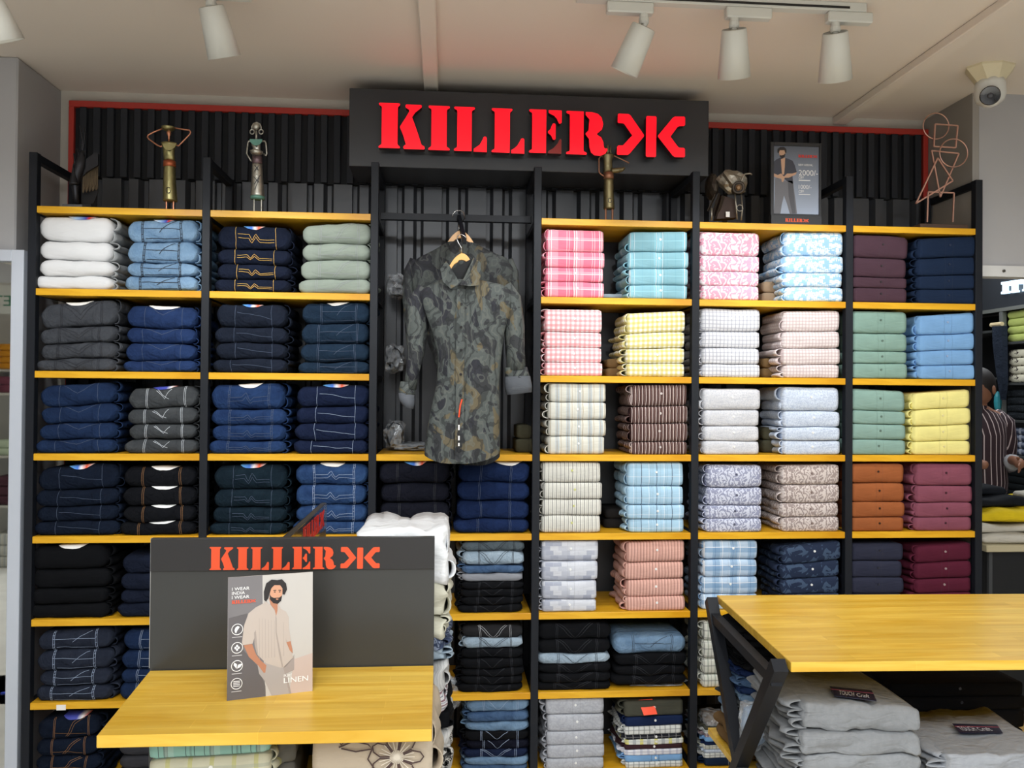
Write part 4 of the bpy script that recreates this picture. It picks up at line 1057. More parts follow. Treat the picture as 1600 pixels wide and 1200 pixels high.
# dark winged figure
Y = .09; f4 = thing('winged_sculpture', 'dark winged metal sculpture on a grey base at the left end', 'sculpture', (atY(114, 321, Y).x, Y, STP))
WINGB = plain('brown_feathers', (92, 78, 58), .6, .2, vary=.2, scale=50)
a = atY(98, 321, Y - .04); b = atY(129, 315, Y - .04)
obj('plinth', box((a.x, Y - .045, STP), (b.x, Y + .06, STP + .02), .002), plain('plinth_grey', (86, 88, 90), .45), f4)
vert_lathe('body', DARKM, f4, Y, [(119, 318, 4.5), (118, 300, 4.2), (117, 288, 6), (120, 276, 8), (124, 262, 9), (127, 250, 7), (128, 242, 4), (129, 236, 3)])
vert_lathe('cone_skirt', DARKM, f4, Y - .02, [(115, 288, 7.5), (115, 286, 6.8), (114.5, 268, 2.2), (114.5, 256, .6)])
for pts in ([(116, 262), (117, 250), (115.5, 240)], [(124, 252), (128, 240), (131, 225), (133, 208), (131.5, 200)], [(128, 240), (129, 220), (127, 205), (125, 196)], [(120, 256), (123, 240), (121, 232)]):
    wire('horn', DARKM, f4, Y, pts, 1.3)
rn = random.Random(5)
for k in range(9):
    t = k / 8; u0 = 131 + 20 * t; v0 = 262 - 16 * t; v1 = 300 - 4 * t - (6 if k % 2 else 0)
    bm = B(); w_ = 1.9
    to = lambda x, y, yy=Y + .01 + .003 * k: atY(x, -y, yy)
    add_prism(bm, [(u0 - w_, -v0), (u0 + w_, -v0), (u0 + w_ - 1 * (1 - t), -v1 + 2), (u0 - 1, -v1 - 2), (u0 - w_ - .6, -v1 + 1)], to, (0, .003, 0)); obj('feather', bm, WINGB, f4)
bm = B(); add_prism(bm, [(124, -262), (130, -252), (140, -244), (148, -239), (153, -240), (153, -258), (146, -262), (136, -268), (128, -276)], lambda x, y: atY(x, -y, Y), (0, .012, 0)); obj('wing', bm, DARKM, f4)
bm = B(); add_prism(bm, [(128, -268), (140, -262), (153, -252), (153, -300), (146, -318), (128, -318)], lambda x, y: atY(x, -y, Y + .04), (0, .004, 0)); obj('lower_wing', bm, plain('sooty_metal', (26, 26, 28), .7), f4)
# recycled-metal motorcycle-head sculpture
Y = .07; f5 = thing('scrap_metal_sculpture', 'crumpled scrap metal sculpture like a motorcycle front on the top shelf', 'sculpture', (atY(1135, 344, Y).x, Y, STP))
SCR = plain('crumpled_metal', (150, 144, 132), .36, .8, vary=.25, scale=30, bump=.9); SCD = plain('dark_scrap', (70, 62, 54), .5, .6, vary=.25, scale=40, bump=.5)
bm = B(); bmesh.ops.create_icosphere(bm, subdivisions=3, radius=1.0); rn = random.Random(3)
c0 = atY(1144, 285, Y)
for v in bm.verts:
    n_ = 1 + .16 * math.sin(v.co.x * 5 + v.co.z * 4) * math.cos(v.co.y * 5) + rn.uniform(-.05, .05)
    v.co = Vector((c0.x + v.co.x * .060 * n_, c0.y + v.co.y * .055 * n_, c0.z + v.co.z * .048 * n_ - v.co.x * .012))
obj('tank', bm, SCR, f5, smooth=False)
bm = B(); bmesh.ops.create_icosphere(bm, subdivisions=2, radius=1.0); c0 = atY(1112, 292, Y + .06)
for v in bm.verts: v.co = Vector((c0.x + v.co.x * .026, c0.y + v.co.y * .06, c0.z + v.co.z * .058)) * 1
obj('rear_shell', bm, SCD, f5, smooth=False)
cl = atY(1154, 293, Y - .06); dn = (CAM - cl).normalized()
obj('headlamp_ring', add_lathe(B(), cl, [(.024, 0), (.027, .008), (.024, .012), (.019, .012), (.016, .006), (.001, .005)], dn, 20), SCD, f5)
obj('headlamp_boss', add_lathe(B(), cl, [(.013, .004), (.012, .014), (.006, .018), (.001, .018)], dn, 14), plain('rusty_brass', (132, 104, 76), .4, .8), f5)
obj('headlamp_mount', add_cyl(B(), cl + Vector((0, .05, 0)), cl, .018), SCD, f5)
wire('lever', SCR, f5, Y - .055, [(1157, 286), (1161, 277), (1164, 272), (1172, 271), (1175, 273)], 1.2)
for k, (u0, v0, u1, v1) in enumerate(((1118, 304, 1106, 330), (1124, 302, 1113, 338), (1131, 306, 1119, 342))):
    bm = B(); add_bar(bm, atY(u0, v0, Y - .01 - .006 * k), atY(u1, v1, Y + .01), .014, .004); obj('side_plate', bm, SCD, f5)
bm = B(); add_prism(bm, [(1128, -305), (1150, -312), (1152, -340), (1120, -342)], lambda x, y: atY(x, -y, Y), (0, .05, 0)); obj('lower_body', bm, plain('rust_brown', (58, 42, 34), .6, .3, vary=.2, scale=30), f5)
for (p_) in ([(1148, 300), (1150, 320), (1152, 343)], [(1158, 304), (1160, 325), (1158, 344)], [(1112, 325), (1112, 344)]): wire('leg', SCR, f5, Y - .02, p_, 1.3)
obj('coil', add_tube(B(), [atY(1156 + 5 * math.cos(t), 325 + 5 * math.sin(t), Y - .025) for t in [i * .6 for i in range(10)]], .002, 6), SCR, f5)
a = atY(1134, 339, Y - .012); b = atY(1140, 331, Y - .012); obj('paper_tag', box((a.x, Y - .014, a.z), (b.x, Y - .011, b.z)), plain('paper_white', (235, 232, 225)), f5)
# copper wire figure on a wooden block
Y = .06; CW = plain('rose_copper', (214, 168, 152), .28, .75)
a = atY(1431, 354, Y); b = atY(1505, 346, Y); cx_ = (a.x + b.x) / 2
f6 = thing('wire_sculpture', 'copper wire sculpture of circles, square and triangles on brown block', 'sculpture', (cx_, Y, STP))
obj('block', box((a.x, Y - .035, STP), (b.x, Y + .035, STP + .022), .002), plain('block_brown', (74, 54, 42), .5, vary=.1, scale=20), f6)
obj('circle', add_tube(B(), [atY(1462.5 + 20 * math.cos(t * PI / 16), 197 + 20.2 * math.sin(t * PI / 16), Y) for t in range(32)], .0026, 8, closed=True), CW, f6, smooth=True)
obj('circle', add_tube(B(), [atY(1490 + 21.8 * math.cos(t * PI / 16), 239 + 22 * math.sin(t * PI / 16), Y - .012) for t in range(32)], .0026, 8, closed=True), CW, f6, smooth=True)
def frame_(name, pts, Yf):
    bm = B()
    for i in range(len(pts)):
        p_, q_ = pts[i], pts[(i + 1) % len(pts)]; add_bar(bm, atY(p_[0], p_[1], Yf), atY(q_[0], q_[1], Yf), .0056)
    bmesh.ops.remove_doubles(bm, verts=bm.verts, dist=.0001)
    o = obj(name, bm, CW, f6); return o
frame_('square', [(1461, 194), (1496.5, 196.5), (1493, 231), (1459, 229)], Y - .005)
frame_('triangle', [(1455.5, 235.5), (1498, 240), (1469, 308)], Y)
frame_('triangle', [(1465, 247), (1488.6, 282.7), (1431, 318)], Y - .007)
bm = B()
for p_, q_ in (((1448.5, 347), (1450, 300)), ((1450, 300), (1490.5, 301.5)), ((1490.5, 301.5), (1488.5, 347))): add_bar(bm, atY(p_[0], p_[1], Y), atY(q_[0], q_[1], Y), .0056)
obj('leg_frame', bm, CW, f6)
# framed poster on the top shelf
Y = .07; x0f = atY(1203.5, 280, Y).x; x1f = atY(1281, 280, Y).x; ztop = (atY(1203, 222, Y).z)
fp = thing('framed_poster', 'black framed poster of a man with 2000/- OFF on the top shelf', 'poster', ((x0f + x1f) / 2, Y, STP))
FB = plain('frame_black', (36, 37, 40), .4)
zi0 = atY(1240, 335.5, Y).z; zi1 = atY(1240, 228.5, Y).z; xi0 = atY(1208.5, 280, Y).x; xi1 = atY(1279.3, 280, Y).x
obj('base_strip', box((x0f, Y - .012, STP), (x1f + .004, Y + .016, zi0 - .004), .001), FB, fp)
for nm, a, b in (('frame_side', (x0f, Y - .006, zi0 - .004), (xi0, Y + .012, ztop)), ('frame_side', (xi1, Y - .006, zi0 - .004), (x1f + .004, Y + .012, ztop)), ('frame_top', (xi0, Y - .006, zi1), (xi1, Y + .012, ztop)), ('frame_bottom', (xi0, Y - .006, zi0 - .004), (xi1, Y + .012, zi0 + .002))):
    obj(nm, box(a, b, .001), FB, fp)
gm, N, L, P = new_mat('poster_backdrop'); tc = N.new('ShaderNodeTexCoord'); s_ = N.new('ShaderNodeSeparateXYZ'); L.new(tc.outputs['Generated'], s_.inputs[0])
L.new(mixc(N, L, s_.outputs[2], (168, 180, 200), (92, 98, 110)), P.inputs['Base Color']); P.inputs['Roughness'].default_value = .3
obj('print', box((xi0, Y, zi0), (xi1, Y + .004, zi1)), gm, fp)
def f2d(cxy):  # crop 4 coordinates -> frame pixels
    return (1190 + cxy[0] / 8.275, 210 + cxy[1] / 8.275)
def flat(name, poly, mat, parent, Yl, conv=f2d):
    bm = B(); q = [conv(p_) for p_ in poly]
    add_prism(bm, [(u, -v) for u, v in q], lambda u, v: atY(u, -v, Yl), (0, .0004, 0)); return obj(name, bm, mat, parent)
SKIN = plain('printed_skin', (196, 156, 128), .4); HAIRP = plain('printed_hair', (34, 28, 28), .4); DKS = plain('printed_denim_shirt', (58, 60, 72), .4); TRS = plain('printed_trousers', (112, 112, 118), .4); TRS2 = plain('printed_trousers_dark', (84, 84, 90), .4); PRW = plain('printed_white', (240, 240, 240), .4); PRR = plain('printed_red', (226, 60, 44), .4); PRO = plain('printed_orange', (238, 90, 40), .4)
flat('printed_shape', [(175, 570), (200, 560), (300, 600), (405, 570), (415, 680), (440, 860), (458, 1026), (365, 1026), (330, 900), (290, 790), (262, 900), (243, 1026), (155, 1026), (170, 800)], TRS, fp, Y - .0005)
flat('printed_shape', [(340, 600), (400, 600), (410, 700), (440, 1026), (400, 1026), (350, 800)], TRS2, fp, Y - .0010)
flat('printed_shape', [(240, 300), (330, 310), (400, 340), (430, 400), (455, 490), (400, 510), (405, 640), (340, 610), (270, 560), (210, 570), (152, 530), (150, 360), (190, 325)], DKS, fp, Y - .0010)
flat('printed_shape', [(250, 320), (305, 300), (300, 420), (290, 520), (265, 520), (255, 400)], SKIN, fp, Y - .0015)
flat('printed_shape', [(152, 500), (210, 525), (250, 505), (290, 545), (330, 505), (400, 505), (455, 488), (440, 520), (350, 560), (300, 560), (280, 615), (262, 615), (255, 570), (210, 565), (152, 540)], SKIN, fp, Y - .0016)
flat('printed_shape', [(222, 190), (300, 190), (312, 240), (296, 290), (262, 305), (232, 275)], SKIN, fp, Y - .0016)
flat('printed_shape', [(235, 262), (252, 272), (290, 262), (308, 240), (300, 292), (264, 308), (238, 288)], HAIRP, fp, Y - .0020)
flat('printed_shape', [(205, 235), (206, 190), (240, 162), (290, 162), (320, 190), (322, 235), (306, 240), (296, 205), (236, 205), (222, 240)], HAIRP, fp, Y - .0020)
Yl = Y - .002
def tx(s, u0, v, u1, hpx, mat, parent=fp, Yq=Yl, nm='lettering'):
    a = atY(u0, v, Yq); b = atY(u1, v, Yq); text_part(nm, s, mat, parent, a, (1, 0, 0), (0, 0, 1), pr(u0, v, Yq, hpx), b.x - a.x)
wa = atY(1247.5, 246, Yl); wordmark(fp, (wa.x, Yl, wa.z), (1, 0, 0), (0, 0, 1), pr(1250, 245, Y, 4.4), PRR, .0006, lx=1.0)
tx('NEW ARRIVAL', 1247.5, 259, 1270, 3.2, PRW); tx('2000/-', 1248, 274, 1278, 8.6, PRW); tx('OFF', 1248, 279.5, 1256, 4.4, PRW)
tx('1000/-', 1248, 295, 1268, 6.5, PRW); tx('OFF', 1248, 301.5, 1256, 4.8, PRW)
obj('printed_rule', box(atY(1248, 282.3, Yl), atY(1266, 281.5, Yl + .0005)), PRW, fp); obj('printed_rule', box(atY(1248, 304.2, Yl), atY(1266, 303.6, Yl + .0005)), PRW, fp)
wa = atY(1227, 346.5, Y - .0125); wordmark(fp, (wa.x, Y - .0125, wa.z), (1, 0, 0), (0, 0, 1), pr(1250, 345, Y, 5.4), PRO, .0008)
# leaflets
def leaflet(lbl, quad, z, c):
    bm = B(); vs = [bm.verts.new(Vector((atY(u, 335, yy).x, yy, z + dz))) for u, yy, dz in quad]; bm.faces.new(vs)
    r_ = bmesh.ops.extrude_face_region(bm, geom=bm.faces[:]); bmesh.ops.translate(bm, verts=[x for x in r_['geom'] if isinstance(x, bmesh.types.BMVert)], vec=(0, 0, .0015))
    tag(obj('leaflet', bm, plain('leaf_' + c, {'red': (190, 50, 50), 'white': (228, 220, 216)}[c], .4)), lbl, 'leaflet')
leaflet('red leaflet lying on the top shelf left of the open bay', [(492, .03, .001), (556, .05, .001), (545, .22, .012), (490, .2, .012)], STP, 'red')
leaflet('pale leaflet with red corner on top shelf above the pink shirts', [(862, .02, .001), (888, .02, .001), (886, .16, .004), (856, .16, .004)], STP, 'white')
# bagged stock in clear film, deep in the open bay
FILM = plastic_film(); DCL = cloth('bagged_dark_cloth', (30, 32, 36))
def bag(lbl, c, rad, seed, inner=None, z0=None):
    root = thing('plastic_bag', lbl, 'plastic bag', (c[0], c[1], c[2] - rad[2])); rn = random.Random(seed)
    for nm, k, mt in (('contents', .82, inner or DCL), ('film', 1.0, FILM)):
        bm = B(); bmesh.ops.create_icosphere(bm, subdivisions=3, radius=1.0); ph = [rn.uniform(0, 6) for _ in range(6)]
        for v in bm.verts:
            q = v.co; n_ = 1 + .1 * math.sin(6 * q.x + ph[0]) * math.sin(7 * q.z + ph[1]) + .07 * math.sin(13 * q.y + ph[2] + 5 * q.z) + (rn.uniform(-.09, .09) if nm == 'film' else 0)
            e = max(abs(q.x), abs(q.y), abs(q.z)) ** .5
            v.co = Vector((c[0] + q.x * rad[0] * k * n_ / e * .85, c[1] + q.y * rad[1] * k * n_ / e * .85, max(c[2] + q.z * rad[2] * k * n_ / e * .85, c[2] - rad[2] * .95)))
        obj(nm, bm, mt, root, smooth=False)
xb = XP[2] + .055
for i, (u, v, rr, lb) in enumerate([(604, 447, (.05, .09, .06), 'uppermost'), (602, 550, (.05, .09, .07), 'middle'), (604, 683, (.05, .1, .07), 'lowest')]):
    c = atY(u, v, .24); zs_ = [S_TOP[1], S_TOP[2], S_TOP[3]][i]
    bag('clear plastic bagged stock by the left post of open bay, %s' % lb, (xb + .02, .22, zs_ + rr[2]), (rr[0], rr[1], rr[2]), 40 + i)
bag('small plastic bagged garment on the shelf under the hanging shirt', (atY(640, 700, .2).x, .22, S_TOP[3] + .02), (.09, .08, .02), 50)
c = atY(1035, 1067, .05)
bag('flat shiny plastic-wrapped garment under the light blue jeans pile', (atY(1018, 1067, .13).x, .125, S_TOP[6] + .0078), (.15, .115, .0078), 51)
# ------------------------------------------------------------------ hanging shirts
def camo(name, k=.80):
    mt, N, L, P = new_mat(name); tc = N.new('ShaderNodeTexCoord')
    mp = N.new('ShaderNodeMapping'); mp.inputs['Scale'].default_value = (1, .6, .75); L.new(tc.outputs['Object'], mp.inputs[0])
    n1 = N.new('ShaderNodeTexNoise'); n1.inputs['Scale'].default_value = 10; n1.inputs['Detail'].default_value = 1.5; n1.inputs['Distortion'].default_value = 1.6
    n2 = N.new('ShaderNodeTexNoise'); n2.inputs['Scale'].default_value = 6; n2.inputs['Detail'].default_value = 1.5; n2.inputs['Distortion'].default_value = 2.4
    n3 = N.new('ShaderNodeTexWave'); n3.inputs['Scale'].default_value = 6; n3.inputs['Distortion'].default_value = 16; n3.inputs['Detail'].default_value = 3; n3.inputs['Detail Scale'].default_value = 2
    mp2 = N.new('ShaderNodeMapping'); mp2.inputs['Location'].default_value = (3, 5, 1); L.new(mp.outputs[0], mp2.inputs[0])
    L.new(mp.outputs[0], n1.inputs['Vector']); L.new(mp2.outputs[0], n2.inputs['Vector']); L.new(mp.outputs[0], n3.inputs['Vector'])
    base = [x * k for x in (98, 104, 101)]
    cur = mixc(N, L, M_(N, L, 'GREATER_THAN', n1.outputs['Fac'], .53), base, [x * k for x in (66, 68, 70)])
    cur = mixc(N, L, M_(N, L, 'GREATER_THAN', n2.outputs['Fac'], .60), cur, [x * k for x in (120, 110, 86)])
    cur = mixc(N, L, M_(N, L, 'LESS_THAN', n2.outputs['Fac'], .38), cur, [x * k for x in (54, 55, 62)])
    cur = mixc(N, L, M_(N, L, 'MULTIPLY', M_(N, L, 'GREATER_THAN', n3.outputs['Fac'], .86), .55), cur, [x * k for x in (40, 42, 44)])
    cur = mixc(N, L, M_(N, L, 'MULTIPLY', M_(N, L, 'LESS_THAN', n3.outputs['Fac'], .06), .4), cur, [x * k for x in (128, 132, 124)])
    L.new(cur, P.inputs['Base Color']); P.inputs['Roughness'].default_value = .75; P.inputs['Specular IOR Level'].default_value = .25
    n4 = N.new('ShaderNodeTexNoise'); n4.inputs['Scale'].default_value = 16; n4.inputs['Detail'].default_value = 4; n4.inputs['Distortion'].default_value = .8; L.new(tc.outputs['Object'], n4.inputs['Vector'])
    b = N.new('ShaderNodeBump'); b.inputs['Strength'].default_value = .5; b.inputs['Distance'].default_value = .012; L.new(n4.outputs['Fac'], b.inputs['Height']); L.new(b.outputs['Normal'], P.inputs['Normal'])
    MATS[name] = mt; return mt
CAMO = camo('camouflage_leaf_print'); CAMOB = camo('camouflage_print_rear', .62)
LINING = cloth('cuff_lining', (92, 95, 100), wrinkle=.5); DARKIN = plain('shirt_inside', (30, 31, 32), .9)
HWOOD = plain('hanger_wood', (226, 170, 84), .35, vary=.06, scale=12); HWOOD2 = plain('hanger_wood_pale', (216, 168, 112), .4, vary=.06, scale=12)
STEEL = plain('chrome', (200, 200, 200), .2, 1.0)
def shirt_hang(label, Y, rows, sleeves, mat, dark_in, hem, front=True, root_xy=None):
    P0 = atY(root_xy[0], root_xy[1], Y)
    root = thing('hanging_shirt', label, 'shirt', P0, 'camouflage shirts hanging in the open bay')
    bm = B(); n = 26; rings = []
    for ri, (v, ul, ur, t, fold) in enumerate(rows):
        a = atY(ul, v[0], Y); b = atY(ur, v[1], Y); ring = []
        for i in range(n):
            th = 2 * PI * i / n; cx_ = (a + b) / 2; hx = (b - a) / 2
            fx = math.cos(th); fy = math.sin(th)
            px_ = cx_ + hx * fx
            dep = t * (abs(fy) ** .6) * (-1 if fy > 0 else 1)
            dep += fold * math.sin(fx * 9 + ri * .35) * (1 if fy > 0 else .5) * (1 - abs(fx) ** 3)
            ring.append(Vector((px_.x, Y + dep, px_.z + (hem(fx) if ri == len(rows) - 1 else 0))))
        rings.append(ring)
    add_loft(bm, rings, closed_ends=False)
    obj('torso', bm, mat, root, smooth=True)
    for sl in sleeves:
        bm = B(); rr = []
        for (u, v, hw, hd) in sl['path']:
            c = atY(u, v, Y + sl.get('dy', 0)); k = (c - CAM).dot(_f2) / F_PX
            rr.append((c, hw * k, hd))
        rings = []
        for i, (c, hw, hd) in enumerate(rr):
            d = rr[min(i + 1, len(rr) - 1)][0] - rr[max(i - 1, 0)][0]; d.normalize()
            x = Vector((0, 1, 0)).cross(d).normalized()
            rings.append([c + x * math.cos(2 * PI * j / 16) * hw * (1 + .06 * math.sin(j * 3 + i * 1.7)) + Vector((0, 1, 0)) * math.sin(2 * PI * j / 16) * hd for j in range(16)])
        add_loft(bm, rings); obj('sleeve', bm, mat, root, smooth=True)
        if 'cuff' in sl:
            for nm, cf, mt in (('rolled_cuff', sl['cuff'], mat), ('cuff_lining', sl['lining'], LINING)):
                bm = B(); R_ = []
                for (u, v, hw, tl) in cf:
                    c = atY(u, v, Y + sl.get('dy', 0)); k = (c - CAM).dot(_f2) / F_PX
                    R_.append([c + Vector((math.cos(2 * PI * j / 16) * hw * k, math.sin(2 * PI * j / 16) * .030, math.cos(2 * PI * j / 16) * hw * k * tl)) for j in range(16)])
                add_loft(bm, R_); obj(nm, bm, mt, root, smooth=True)
    return root
hem_f = lambda fx: .006 + .034 * (abs(fx) ** 3)
# rear shirt
Yb = -.02
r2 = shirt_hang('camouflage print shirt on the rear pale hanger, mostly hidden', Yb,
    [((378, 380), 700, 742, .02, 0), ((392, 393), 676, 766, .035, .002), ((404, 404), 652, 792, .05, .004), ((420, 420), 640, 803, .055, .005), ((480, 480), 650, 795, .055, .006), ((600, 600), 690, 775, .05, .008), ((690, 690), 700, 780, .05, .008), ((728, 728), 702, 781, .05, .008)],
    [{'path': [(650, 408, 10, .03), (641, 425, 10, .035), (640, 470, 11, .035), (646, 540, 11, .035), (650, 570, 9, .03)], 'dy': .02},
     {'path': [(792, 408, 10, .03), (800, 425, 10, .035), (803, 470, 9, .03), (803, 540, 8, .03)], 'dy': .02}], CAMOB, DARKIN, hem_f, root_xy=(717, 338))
def hanger(label, Y, hub, left, right, mat, hook_pts, wd, key):
    H0 = atY(hub[0], hub[1], Y); root = thing('clothes_hanger', label, 'hanger', H0)
    bm = B(); top = [hub, right, left]
    L0, R0, M0 = atY(*left, Y), atY(*right, Y), atY(*hub, Y); wdm = pr(hub[0], hub[1], Y, wd)
    outl = []
    def arc(a, b, bulge, n=6):
        return [a.lerp(b, i / n) + Vector((0, 0, bulge * math.sin(PI * i / n))) for i in range(n + 1)]
    topc = arc(L0, M0, .012) + arc(M0, R0, .012)[1:]
    botm = [p + Vector((0, 0, -wdm * (1.0 if i in (0, len(topc) - 1) else .82))) for i, p in enumerate(topc)]
    bm_ = B(); poly = [(p.x, p.z) for p in topc] + [(p.x, p.z) for p in reversed(botm)]
    add_prism(bm_, poly, lambda x, z: Vector((x, Y - .009, z)), (0, .018, 0)); bmesh.ops.bevel(bm_, geom=[e for e in bm_.edges if e.calc_length() > .001 and abs((e.verts[0].co - e.verts[1].co).y) < 1e-5], offset=.003, segments=2, affect='EDGES')
    obj('wooden_arms', bm_, mat, root)
    obj('hook', add_tube(B(), [atY(u, v, Y + dy) for u, v, dy in hook_pts], .0019, 8), STEEL, root, smooth=True)
    bm.free(); return root
hanger('pale wooden hanger behind the front one, holding the rear shirt', Yb, (719, 360), (695, 386), (742, 383), HWOOD2,
       [(717, 361, 0), (717, 352, .0), (722, 348, .05), (726, 341, .08), (725, 333, .10), (720, 329, .105), (713, 329, .11), (708, 334, .11), (706.5, 339, .11)], 13, 1)
Yf = -.20
rows = [((443, 445), 704, 742, .025, 0), ((437, 440), 690, 760, .045, .002), ((447, 446), 668, 786, .055, .004), ((458, 456), 654, 800, .06, .005), ((480, 480), 660, 800, .065, .006), ((520, 520), 676, 788, .07, .007), ((560, 560), 685, 783, .07, .008), ((600, 600), 682, 780, .07, .009), ((650, 650), 671, 781, .07, .011), ((695, 695), 664, 781, .07, .012), ((727, 722), 663, 781, .07, .012)]
r1 = shirt_hang('camouflage leaf-print shirt on the front wooden hanger, sleeves rolled', Yf, rows,
    [{'path': [(664, 452, 12, .035), (652, 470, 15, .045), (652, 510, 17, .045), (650, 550, 14, .04), (644, 585, 10, .035), (641, 608, 9, .03)], 'dy': .015,
      'cuff': [(637, 597, 11, -.1), (636, 612, 13, -.1), (635, 617, 12, -.1)], 'lining': [(635, 615, 12.5, -.1), (636, 628, 12, -.2), (638, 637, 8, -.3)]},
     {'path': [(788, 448, 12, .035), (800, 466, 14, .045), (803, 510, 16, .045), (805, 550, 15, .04), (807, 578, 15, .035)], 'dy': .015,
      'cuff': [(806, 574, 18, .04), (808, 586, 19, .04), (809, 590, 19, .04)], 'lining': [(808.5, 588, 20, .04), (810, 603, 21.5, .0), (811, 615, 20, .12)]}],
    CAMO, DARKIN, hem_f, root_xy=(718, 375))
# collar, opening, placket and buttons of the front shirt
def leafp(name, pts, mat, parent, Ys, th=.004, conv=None):
    bm = B(); n = len(pts)
    f = [bm.verts.new(atY(u, v, y)) for (u, v), y in zip(pts, Ys)]; bm.faces.new(f)
    r_ = bmesh.ops.extrude_face_region(bm, geom=bm.faces[:]); bmesh.ops.translate(bm, verts=[x for x in r_['geom'] if isinstance(x, bmesh.types.BMVert)], vec=(0, th, 0))
    return obj(name, bm, mat, parent)
leafp('neck_opening', [(700, 424), (737, 404), (742, 420), (722, 446), (712, 438)], DARKIN, r1, [Yf - .02] * 5, .003)
leafp('collar_leaf', [(697, 408), (703, 416), (719, 443), (704, 451), (692, 440), (688, 420)], CAMO, r1, [Yf - .03, Yf - .05, Yf - .085, Yf - .09, Yf - .07, Yf - .04])
leafp('collar_leaf', [(740, 402), (751, 410), (752, 428), (748, 446), (733, 447), (719, 445), (728, 428)], CAMO, r1, [Yf - .03, Yf - .04, Yf - .06, Yf - .085, Yf - .095, Yf - .085, Yf - .05])
pl = []
bm = B(); prev = None
for i in range(25):
    v = 452 + (722 - 452) * i / 24; u = 720 - 2.5 * i / 24; y = Yf - .074 - .006 * min(1, i / 6) - .003 * math.sin(i)
    q0, q1 = atY(u - 6.5, v, y), atY(u + 6.5, v, y); cur = (bm.verts.new(q0), bm.verts.new(q1))
    if prev: bm.faces.new((prev[0], prev[1], cur[1], cur[0]))
    prev = cur
r_ = bmesh.ops.extrude_face_region(bm, geom=bm.faces[:]); bmesh.ops.translate(bm, verts=[x for x in r_['geom'] if isinstance(x, bmesh.types.BMVert)], vec=(0, .003, 0))
obj('button_placket', bm, CAMO, r1)
for v in (475, 511, 547, 585, 618):
    c = atY(721 - 2 * (v - 475) / 200, v, Yf - .082); obj('button', add_cyl(B(), c, c + Vector((0, -.004, 0)), .0052, .0044, 12), plain('black_button', (18, 18, 20), .15), r1)
bm = B(); add_tube(bm, [atY(722, 624, Yf - .088), atY(719, 634, Yf - .088), atY(717, 652, Yf - .088)], .0028, 6); obj('orange_string', bm, ORANGE, r1)
bm = B(); add_box(bm, atY(715.5, 706, Yf - .088), atY(718.5, 654, Yf - .086)); obj('black_hang_tag', bm, plain('tag_black', (14, 14, 16), .3), r1)
for a_, b_ in ((672, 664), (688, 681), (697, 692)):
    bm = B(); add_box(bm, atY(715.8, a_, Yf - .0895), atY(718.2, b_, Yf - .088)); obj('tag_print', bm, plain('paper_white', (235, 232, 225)), r1)
hanger('golden wooden hanger holding the front camouflage shirt', Yf + .012, (721, 396), (699, 422), (738, 413), HWOOD,
       [(721, 396, 0), (721, 387, 0), (716, 379, 0), (714, 374, 0), (715.5, 368.5, .004), (721, 366, .008), (727, 369.5, .008), (728, 376, .006)], 11, 2)
# ------------------------------------------------------------------ left display stand
TZ = .855
stand = thing('display_stand', 'wooden display table with black KILLER backboard in the left foreground', 'display stand', (1.21, -1.3, 0))
BOARD = plain('board_grey_black', (50, 51, 50), .32, vary=.05, scale=3); HEAD = plain('header_black', (32, 31, 32), .45)
YB = -1.085
obj('back_board', box((.833, YB, .10), (1.585, YB + .018, 1.204), .001), BOARD, stand)
obj('header_strip', box((.833, YB - .004, 1.117), (1.585, YB - .0003, 1.203), .0008), HEAD, stand)
obj('edge_banding', box((.8315, YB - .001, .86), (.833, YB + .018, 1.204)), plain('edge_light', (150, 150, 148), .4), stand)
obj('side_panel', box((1.171, YB + .018, .10), (1.187, -.34, 1.200), .001), BOARD, stand)
obj('side_header', box((1.1873, YB + .03, 1.113), (1.190, -.342, 1.199), .0006), plain('glossy_header', (58, 57, 58), .2, coat=.6), stand)
obj('side_header', box((1.168, YB + .03, 1.113), (1.1707, -.342, 1.199), .0006), HEAD, stand)
bm = B(); corners = [(.835, YB - .0045), (1.585, YB - .0045), (1.588, -1.521), (.869, -1.512)]
v0 = [bm.verts.new((x, y, TZ - .027)) for x, y in corners]; v1 = [bm.verts.new((x, y, TZ)) for x, y in corners]
bm.faces.new(v0[::-1]); bm.faces.new(v1)
for i in range(4): bm.faces.new((v0[i], v0[(i + 1) % 4], v1[(i + 1) % 4], v1[i]))
bmesh.ops.bevel(bm, geom=bm.edges[:], offset=.0016, segments=1, affect='EDGES')
obj('table_top', bm, TOPWOOD, stand)
LZ = .62
obj('lower_shelf', box((.86, -1.47, LZ - .025), (1.585, YB - .002, LZ), .001), TOPWOOD, stand)
obj('side_shelf', box((1.19, YB + .02, .44), (1.62, -.72, .465), .001), TOPWOOD, stand)
for x, y in ((.88, -1.45), (1.56, -1.45), (.86, YB + .04), (1.60, -.75)):
    obj('leg', box((x - .014, y - .014, 0), (x + .014, y + .014, LZ - .025 if y < YB else .44 if x > 1 else .1)), BLACK_STEEL, stand)
OR2 = plain('sign_orange', (218, 76, 34), .5); OR3 = plain('sign_red', (222, 48, 40), .4)
hl = atY(327, 891, YB - .0045); ht = atY(327, 855, YB - .0045); rr_ = atY(593, 884, YB - .0045)
hgt = (ht.z - hl.z)
hs = (rr_.x - hl.x) / (hgt / 100.0)   # total width in letter units
wordmark(stand, (hl.x, YB - .0042, hl.z), (1, 0, (rr_.z - hl.z) / (rr_.x - hl.x) * 0.2), (0, 0, 1), hgt, OR2, .0012, lx=1.06, logo_gap=hs - 690 * 1.0 - (690 - 533) * .09, logo_w=1.09)
wordmark(stand, (1.1902, -.84, 1.128), (0, 1, 0), (0, 0, 1), .062, OR3, .0008)
